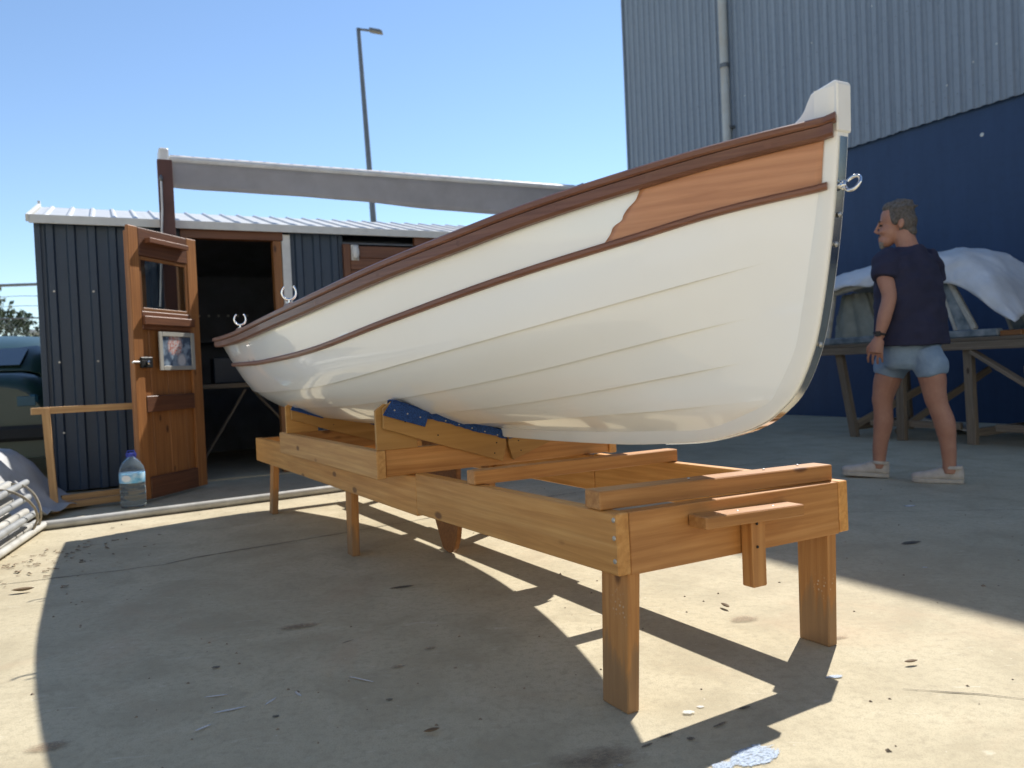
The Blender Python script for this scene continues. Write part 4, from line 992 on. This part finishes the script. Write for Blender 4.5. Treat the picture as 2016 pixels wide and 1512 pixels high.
# green car nosing out behind the shed
car = thing('parked_car', 'dark green car parked behind the pipe bundle at the left edge', 'car', (-6.05, 10.35, 0), 107.5)
def car_body():
    # half outline as rings along the length (local x), nose at +x
    st = [(.62, .30, .62, .60), (.55, .22, .80, .74), (.40, .20, .93, .78), (.05, .20, 1.0, .80), (-.6, .20, 1.03, .82), (-1.6, .20, 1.05, .83), (-2.8, .20, 1.02, .82), (-3.3, .17, .98, .80), (-3.45, .20, .86, .75)]
    P = []
    for x, z0, z1, w in st:
        row = []
        for k in range(17):
            a = math.pi * (k / 16); c_, s_ = math.cos(a), math.sin(a)
            yy = w * (abs(c_) ** .35) * (1 if c_ > 0 else -1) * (1 - .06 * s_); zz = z0 + (z1 - z0) * (s_ ** .55)
            row.append((x, yy, zz))
        P.append(row)
    prism('tail_panel', [(p[1], p[2]) for p in P[-1]], -3.47, -3.44, 'car_green', car, 'x'); prism('nose_panel', [(p[1], p[2]) for p in P[0]], .60, .63, 'car_green', car, 'x')
    o = grid_mesh('body', P, 'car_green', car, .01); return o
car_body()
P = []
for x, zt, w in ((.02, 1.0, .70), (-.28, 1.22, .66), (-.6, 1.36, .62), (-1.2, 1.42, .60), (-2.0, 1.40, .60), (-2.6, 1.25, .62), (-3.0, 1.02, .66)):
    P.append([(x, w * c_ * (1.12 if abs(c_) > .99 else 1),   .78 + (zt - .78) * q) for c_, q in ((1, 0), (.97, .45), (.90, .85), (.72, .97), (.35, 1), (0, 1.01), (-.35, 1), (-.72, .97), (-.90, .85), (-.97, .45), (-1, 0))])
grid_mesh('roof', P, 'car_green', car, .012)
prism('windscreen', [(-.05, 1.02), (.0, 1.03), (-.52, 1.345), (-.56, 1.33)], -.56, .56, 'car_glass', car, 'y')
for s in (-1, 1):
    prism('side_window', [(-.35, 1.03), (-.62, 1.32), (-1.2, 1.37), (-1.2, 1.03)], s * .665, s * .685, 'car_glass', car, 'y'); prism('side_window', [(-1.26, 1.03), (-1.26, 1.37), (-2.0, 1.36), (-2.55, 1.22), (-2.7, 1.03)], s * .665, s * .685, 'car_glass', car, 'y')
    lathe('headlight', [(.01, 0), (.09, .0), (.085, .03), (.04, .045), (.01, .05)], 'chrome', car, 18).matrix_local = Matrix.Translation((.60, s * .48, .62)) @ Matrix.Rotation(R(90), 4, 'Y')
    for x in (.0, -2.6):
        wl = lathe('wheel', [(.10, -.09), (.28, -.09), (.31, -.06), (.31, .06), (.28, .09), (.20, .09), (.18, .06), (.05, .07)], 'rubber', car, 24); wl.matrix_local = Matrix.Translation((x - .1, s * .74, .31)) @ Matrix.Rotation(R(-90 * s), 4, 'X')
        rm = lathe('rim', [(.02, .06), (.18, .065), (.185, .075), (.06, .095), (.02, .10)], 'chrome', wl, 20)
prism('rear_window', [(-2.66, 1.245), (-2.64, 1.228), (-2.98, 1.052), (-3.00, 1.068)], -.42, .42, 'car_glass', car, 'y')
for s in (-1, 1): box('tail_light', (-3.475, s * .58 - .09, .66), (-3.40, s * .58 + .09, .78), 'panel_teal', car, .02)
box('bumper', (-3.56, -.76, .36), (-3.46, .76, .50), 'rubber', car, .03)
box('bumper', (.60, -.78, .34), (.70, .78, .46), 'chrome', car, .03)

def leafy_tree(name, label, loc, h, rad, nleaf, seed, leaf=.16):
    rnd = random.Random(seed); t = thing(name, label, 'tree', loc)
    tube('trunk', [(0, 0, 0), (.05, 0, h * .3), (-.05, .03, h * .6), (0, 0, h * .8)], [h * .03, h * .024, h * .016, h * .006], 'bark', t, 8)
    V, F = [], []
    cl = [(rnd.gauss(0, rad * .45), rnd.gauss(0, rad * .45), h * (.5 + .45 * rnd.random()), rad * rnd.uniform(.25, .5)) for _ in range(22)]
    for x, y, z, r in cl[:8]: tube('limb', [(0, 0, h * .35), (x * .5, y * .5, z * .75), (x, y, z)], [h * .012, h * .008, h * .003], 'bark', t, 5)
    for _ in range(nleaf):
        x, y, z, r = rnd.choice(cl); d = Vector((rnd.gauss(0, 1), rnd.gauss(0, 1), rnd.gauss(0, .8))).normalized() * r * rnd.random() ** .4
        p = Vector((x, y, z)) + d; e = Euler((rnd.random() * 6, rnd.random() * 6, rnd.random() * 6)).to_matrix(); s = leaf * rnd.uniform(.6, 1.3)
        b = len(V); V += [p + e @ Vector(q) * s for q in ((-.5, 0, 0), (0, .28, .04), (.5, 0, 0), (0, -.28, .04))]; F.append((b, b + 1, b + 2, b + 3))
    pydata('crown', V, F, 'leaf', t)
leafy_tree('broadleaf_tree', 'dark leafy tree rising beyond the fence at the left edge', (-14.6, 21.0, 0), 3.9, 1.5, 5200, 3)
leafy_tree('broadleaf_tree', 'low round tree just beside the pale building beyond the fence', (-13.3, 23.5, 0), 2.7, 1.3, 4200, 5)
fb = thing('far_building', 'pale rendered building far beyond the fence', 'building', (-15.4, 31, 0), 20)
box('wall', (-3, 0, 0), (1.5, 5, 2.9), 'far_wall', fb, .02); box('parapet', (-3.1, -.1, 2.9), (1.6, 5.1, 3.05), 'far_wall', fb, .02)
for k in range(4): box('window', (-2.6 + k * 1.0, -.03, 1.2), (-2.0 + k * 1.0, -.005, 2.2), 'car_glass', fb, .01)

# ================================================================== small things on the concrete
def leaf_thing(loc, size, rot, label, grp=None):
    P = []
    for i in range(9):
        f = i / 8; w = math.sin(math.pi * f) ** .7 * .32; row = []
        for j in range(5):
            g_ = j / 4 - .5; row.append(((f - .5) * size, g_ * w * size, .004 + size * (.22 * (2 * g_) ** 2 * w * 2 + .10 * (2 * f - 1) ** 2)))
        P.append(row)
    o = grid_mesh('dry_leaf', P, 'dry_leaf', None, .0012); o.location = loc; o.rotation_euler = (0, 0, rot); return tag(o, label, 'leaf', grp)
leaf_thing((-2.046, 3.219, .003), .085, .3, 'curled dry leaf on the sunlit concrete by the left edge')
leaf_thing((.681, 2.62, .003), .05, 1.9, 'small curled dry leaf on the sunlit concrete between the trestle legs')
leaf_thing((1.03, 2.08, .003), .04, .2, 'thin dry leaf on the sunlit concrete at the lower right')
leaf_thing((-.22, 1.80, .003), .04, .4, 'dark shrivelled leaf in the shade left of the near trestle leg')
V, F = [], []
rnd = random.Random(11)
for _ in range(420):
    x = rnd.uniform(-3.2, 3.2); y = rnd.uniform(1.3, 6.0) if rnd.random() < .7 else rnd.uniform(1.4, 3.2)
    s = rnd.uniform(.0012, .0042) * (1.7 if rnd.random() < .06 else 1); b = len(V)
    for q in ((-1, -.8, 0), (1, -.7, 0), (.9, .8, 0), (-.8, 1, 0), (0, 0, 1.1)):
        V.append((x + q[0] * s * rnd.uniform(.7, 1.4), y + q[1] * s * rnd.uniform(.7, 1.4), .0005 + q[2] * s))
    F += [(b, b + 1, b + 4), (b + 1, b + 2, b + 4), (b + 2, b + 3, b + 4), (b + 3, b, b + 4)]
gr = pydata('debris', V, F, 'grey_timber'); gr['kind'] = 'stuff'; gr['label'] = 'scattered grit and wood crumbs on the concrete'; gr['category'] = 'debris'
V, F = [], []
for _ in range(130):
    x = rnd.gauss(-2.35, .22); y = rnd.gauss(3.75, .28); s = rnd.uniform(.006, .02); a = rnd.random() * 6; b = len(V)
    for q in ((-1, -.25, .1), (1, -.2, .3), (.8, .3, .05), (-.9, .3, .35)):
        V.append((x + (q[0] * math.cos(a) - q[1] * math.sin(a)) * s, y + (q[0] * math.sin(a) + q[1] * math.cos(a)) * s, .003 + q[2] * s))
    F.append((b, b + 1, b + 2, b + 3))
gr = pydata('leaf_litter', V, F, 'dry_leaf'); gr['kind'] = 'stuff'; gr['label'] = 'dry leaf litter beside the tied pipes'; gr['category'] = 'leaf litter'

# ================================================================== PERSON walking to the left behind the bow
def ell(V, F, c, r, rot=0.0, n=14, m=10):
    b = len(V); c = Vector(c); mt = Matrix.Rotation(rot, 3, 'Y')
    for i in range(m + 1):
        th = math.pi * (.02 + .96 * i / m)
        for k in range(n):
            a = 2 * math.pi * k / n
            V.append(c + mt @ Vector((r[0] * math.sin(th) * math.cos(a), r[1] * math.sin(th) * math.sin(a), r[2] * math.cos(th))))
    for i in range(m):
        for k in range(n): F.append((b + i * n + k, b + i * n + (k + 1) % n, b + (i + 1) * n + (k + 1) % n, b + (i + 1) * n + k))
    F.append(tuple(b + k for k in range(n - 1, -1, -1))); F.append(tuple(b + m * n + k for k in range(n)))
AXW, AXD = Vector((.62, .785, 0)), Vector((-.785, .62, 0))       # shoulder line, facing
def rings(V, F, L, n=24):
    """stack of ellipses: (cx, cy, z, halfwidth, halfdepth)"""
    b = len(V)
    for cx, cy, z, hw_, hd_ in L:
        for k in range(n):
            a = 2 * math.pi * k / n; V.append(Vector((cx, cy, z)) + AXW * (hw_ * math.cos(a)) + AXD * (hd_ * math.sin(a)))
    for i in range(len(L) - 1):
        for k in range(n): F.append((b + i * n + k, b + i * n + (k + 1) % n, b + (i + 1) * n + (k + 1) % n, b + (i + 1) * n + k))
    F.append(tuple(b + k for k in range(n - 1, -1, -1))); F.append(tuple(b + (len(L) - 1) * n + k for k in range(n)))
def limb(V, F, pts, rad, n=14):
    P, Q = [], []
    for i in range(len(pts) - 1):
        p0 = Vector(pts[max(i - 1, 0)]); p1 = Vector(pts[i]); p2 = Vector(pts[i + 1]); p3 = Vector(pts[min(i + 2, len(pts) - 1)])
        for j in range(5):
            t = j / 5; P.append(.5 * ((2 * p1) + (-p0 + p2) * t + (2 * p0 - 5 * p1 + 4 * p2 - p3) * t * t + (-p0 + 3 * p1 - 3 * p2 + p3) * t**3)); Q.append(rad[i] + (rad[i + 1] - rad[i]) * (t * t * (3 - 2 * t)))
    P.append(Vector(pts[-1])); Q.append(rad[-1])
    tube('', P, Q, None, None, n, True, True, V, F)
def fuse(name, V, F, voxel, mat, parent, smooth=6, wrinkle=0.0, keep=None):
    me = bpy.data.meshes.new(name); me.from_pydata([tuple(v) for v in V], [], F); me.update()
    bm = bmesh.new(); bm.from_mesh(me); bmesh.ops.recalc_face_normals(bm, faces=bm.faces); bm.to_mesh(me); bm.free()
    tmp = bpy.data.objects.new('tmp', me); COL.objects.link(tmp)
    md = tmp.modifiers.new('r', 'REMESH'); md.mode = 'VOXEL'; md.voxel_size = voxel; md.adaptivity = 0
    dg = bpy.context.evaluated_depsgraph_get(); nm = bpy.data.meshes.new_from_object(tmp.evaluated_get(dg))
    bpy.data.objects.remove(tmp); bpy.data.meshes.remove(me)
    bm = bmesh.new(); bm.from_mesh(nm)
    for _ in range(smooth): bmesh.ops.smooth_vert(bm, verts=bm.verts, factor=.5, use_axis_x=True, use_axis_y=True, use_axis_z=True)
    if wrinkle:
        bm.normal_update()
        for v in bm.verts:
            p = v.co; v.co += v.normal * wrinkle * (noise.noise((p.x * 9, p.y * 9, p.z * 5)) + .8 * noise.noise((p.x * 7 + p.z * 11, p.y * 8, p.z * 14 - p.x * 9)))
    for f in bm.faces: f.smooth = True
    bm.to_mesh(nm); bm.free(); nm.name = name; nm.materials.clear(); nm.materials.append(M[mat])
    return link(bpy.data.objects.new(name, nm), parent)

man = thing('person', 'man in navy t-shirt and pale denim shorts walking past the work table', 'person', (2.53, 5.055, 0), -26.6)
V, F = [], []
# head: cranium, face, jaw, brow, nose, ear, neck
ell(V, F, (-.020, .012, 1.688), (.100, .076, .100)); ell(V, F, (-.058, .012, 1.610), (.070, .060, .085)); ell(V, F, (-.086, .012, 1.545), (.046, .046, .040))
ell(V, F, (-.118, .012, 1.663), (.016, .042, .016)); limb(V, F, [(-.128, .012, 1.655), (-.142, .012, 1.627), (-.152, .012, 1.606)], [.009, .010, .011], 10)
ell(V, F, (-.134, .012, 1.602), (.014, .017, .009)); ell(V, F, (-.125, .012, 1.566), (.012, .028, .008)); ell(V, F, (-.124, .012, 1.550), (.011, .026, .007))
for s in (-1, 1): ell(V, F, (.002, .012 + s * .076, 1.640), (.020, .012, .034), .2); ell(V, F, (-.095, .012 + s * .036, 1.605), (.03, .02, .02))
limb(V, F, [(.045, .0, 1.44), (.03, .005, 1.51), (.005, .01, 1.60)], [.075, .063, .062])
# trunk under the clothes
rings(V, F, [(.03, 0, .80, .11, .08), (.035, 0, .88, .165, .125), (.03, 0, 1.05, .175, .140), (.02, 0, 1.22, .185, .140), (.02, 0, 1.36, .185, .115), (.03, 0, 1.45, .13, .08), (.04, 0, 1.49, .07, .06)])
# arms
limb(V, F, [(-.085, -.125, 1.40), (-.098, -.185, 1.30), (-.078, -.215, 1.176), (-.105, -.232, 1.06), (-.141, -.240, .924)], [.060, .052, .044, .043, .029])
limb(V, F, [(.150, .155, 1.40), (.185, .205, 1.27), (.180, .240, 1.16), (.10, .30, 1.04), (-.01, .33, .95)], [.060, .050, .044, .040, .029])
def hand(base, dirv, side, spread):
    b = Vector(base); d = Vector(dirv).normalized(); f = Vector((-1, 0, 0)); f = (f - d * f.dot(d)).normalized(); o = d.cross(f).normalized()
    limb(V, F, [b - d * .02, b + d * .03, b + d * .075], [.028, .034, .036], 10); limb(V, F, [b + f * .016 - d * .005, b + f * .02 + d * .075], [.022, .022], 10); limb(V, F, [b - f * .016 - d * .005, b - f * .02 + d * .072], [.022, .022], 10)
    for k, (off, L) in enumerate(((.037, .066), (.0125, .076), (-.0125, .070), (-.036, .054))):
        r0 = b + d * .078 + f * off; r1 = r0 + d * L * .45 + o * side * .012 + f * off * .1; r2 = r1 + d * L * .33 + o * side * .024 - f * .004; r3 = r2 + d * L * .12 + o * side * .026
        limb(V, F, [r0 - d * .012, r0, r1, r2, r3], [.0092, .0090, .0086, .0080, .0068], 8)
    t0 = b + d * .015 + f * .026; limb(V, F, [t0, t0 + f * .022 + d * .032 + o * side * .018, t0 + f * .020 + d * .062 + o * side * .036, t0 + f * .014 + d * .080 + o * side * .044], [.015, .0125, .0105, .008], 8)
hand((-.150, -.241, .900), (-.18, -.0, -1), 1, 0); hand((-.03, .335, .935), (-.6, .1, -.8), -1, 0)
# legs
limb(V, F, [(-.045, .085, .80), (-.105, .088, .66), (-.140, .09, .53), (-.142, .09, .47), (-.142, .09, .37), (-.165, .09, .22), (-.174, .09, .115), (-.178, .09, .06)], [.082, .084, .066, .060, .061, .047, .040, .042], 16)
limb(V, F, [(.115, -.075, .80), (.145, -.085, .67), (.160, -.09, .54), (.178, -.09, .47), (.206, -.09, .375), (.222, -.09, .23), (.226, -.09, .12), (.226, -.09, .06)], [.080, .080, .066, .060, .062, .046, .039, .041], 16)
for c in ((-.205, .09, .525), (.098, -.09, .535)): ell(V, F, (c[0] + .035, c[1], c[2]), (.038, .040, .045))
fuse('body', V, F, .0048, 'skin', man, 4)
# shirt: trunk plus two sleeves
V, F = [], []
rings(V, F, [(.040, 0, .862, .246, .205), (.040, 0, .90, .244, .203), (.036, 0, 1.02, .236, .196), (.028, 0, 1.15, .230, .190), (.020, 0, 1.27, .228, .180), (.020, 0, 1.37, .218, .148), (.026, 0, 1.43, .188, .118), (.034, .0, 1.475, .110, .090), (.038, .0, 1.495, .082, .078)], 32)
limb(V, F, [(-.060, -.09, 1.41), (-.093, -.155, 1.375), (-.102, -.195, 1.285)], [.085, .084, .074], 18)
limb(V, F, [(.12, .10, 1.41), (.165, .175, 1.37), (.188, .212, 1.27)], [.085, .084, .074], 18)
fuse('shirt', V, F, .008, 'shirt', man, 4, .013)
V, F = [], []
rings(V, F, [(.03, 0, .715, .150, .100), (.032, 0, .745, .180, .135), (.034, 0, .80, .190, .148), (.036, 0, .875, .198, .160), (.036, 0, .90, .196, .158)], 28)
limb(V, F, [(-.03, .08, .82), (-.085, .088, .745), (-.108, .09, .672)], [.112, .106, .098], 20)
limb(V, F, [(.10, -.07, .82), (.135, -.085, .745), (.147, -.088, .672)], [.106, .100, .090], 20)
fuse('shorts', V, F, .007, 'denim', man, 4, .010)
# hair cap and beard
V, F = [], []
ell(V, F, (-.002, .012, 1.704), (.092, .083, .098)); ell(V, F, (.030, .012, 1.650), (.068, .078, .085)); ell(V, F, (.052, .012, 1.598), (.040, .060, .050)); ell(V, F, (-.055, .012, 1.752), (.052, .058, .040))
for s in (-1, 1): ell(V, F, (-.030, .012 + s * .066, 1.672), (.020, .014, .036))
for q in range(70):
    a_ = random.uniform(0, 6.28); t_ = random.uniform(.15, 1.25); p_ = Vector((.005 + .092 * math.sin(t_) * math.cos(a_), .012 + .082 * math.sin(t_) * math.sin(a_), 1.700 + .098 * math.cos(t_)))
    if p_.x > -.075: ell(V, F, p_, (random.uniform(.012, .026), random.uniform(.007, .012), random.uniform(.007, .013)), random.uniform(-.8, .8), 8, 6)
hr = fuse('hair', V, F, .0055, 'hair', man, 2, .006)
V, F = [], []
ell(V, F, (-.108, .012, 1.535), (.028, .038, .026)); ell(V, F, (-.112, .012, 1.517), (.020, .026, .024)); ell(V, F, (-.127, .012, 1.579), (.011, .030, .007))
for s in (-1, 1): ell(V, F, (-.092, .012 + s * .032, 1.536), (.026, .010, .016))
fuse('beard', V, F, .004, 'beard', man, 1, .006)
V, F = [], []
for s in (-1, 1):
    ell(V, F, (-.116, .012 + s * .034, 1.643), (.009, .013, .006))
pydata('eyes', V, F, 'soot', man, True)
V, F = [], []
for s in (-1, 1): ell(V, F, (-.123, .012 + s * .036, 1.668), (.008, .020, .006))
pydata('eyebrows', V, F, 'hair', man, True)
# watch on the near wrist
wv = Vector((-.137, -.2395, .945)); wd = Vector((-.25, -.05, -1)).normalized(); wa = wd.cross(Vector((0, 1, 0))).normalized(); wb_ = wd.cross(wa)
wp = [wv + wa * (.034 * math.cos(a)) + wb_ * (.034 * math.sin(a)) for a in [2 * math.pi * k / 20 for k in range(21)]]
wt_ = tube('watch', wp, .0075, 'strap', man, 8); box('dial', (-.016, -.006, -.016), (.016, .006, .016), 'strap', wt_, .003).location = wv + Vector((-.01, -.036, .0))
# shoes
def shoe(heel_x, y, yaw, lift):
    sh = bpy.data.objects.new('shoe', None); link(sh, man); sh.location = (heel_x, y, 0); sh.rotation_euler = (0, lift, yaw)
    st = [(.005, .026, .070, .0), (-.03, .037, .088, .0), (-.08, .040, .092, 0), (-.115, .041, .080, 0), (-.15, .044, .066, 0), (-.20, .048, .052, 0), (-.245, .044, .044, 0), (-.275, .030, .036, 0), (-.287, .012, .030, 0)]
    P = []; Q = []
    for x, w, h, _ in st:
        P.append([(x, w * c_, .022 + (h - .0) * s_ ** .8) for c_, s_ in [(math.cos(math.pi * k / 12), math.sin(math.pi * k / 12)) for k in range(13)]])
        Q.append((x, w + .005))
    grid_mesh('upper', P, 'shoe', sh, .004)
    prism('sole', [(x, w) for x, w in Q] + [(x, -w) for x, w in reversed(Q)], .002, .026, 'sole', sh, 'z', .003)
    lathe('collar', [(.052, .090), (.054, .098), (.050, .110), (.043, .108)], 'shoe', sh, 18, (-.052, 0, 0))
    for k in range(3): tube('lace', [(-.112 - k * .022, -.028, .094 - k * .009), (-.112 - k * .022, 0, .110 - k * .012), (-.112 - k * .022, .028, .094 - k * .009)], .0035, 'sole', sh, 5)
shoe(-.122, .09, 0.0, R(3)); shoe(.298, -.09, R(-6), 0)
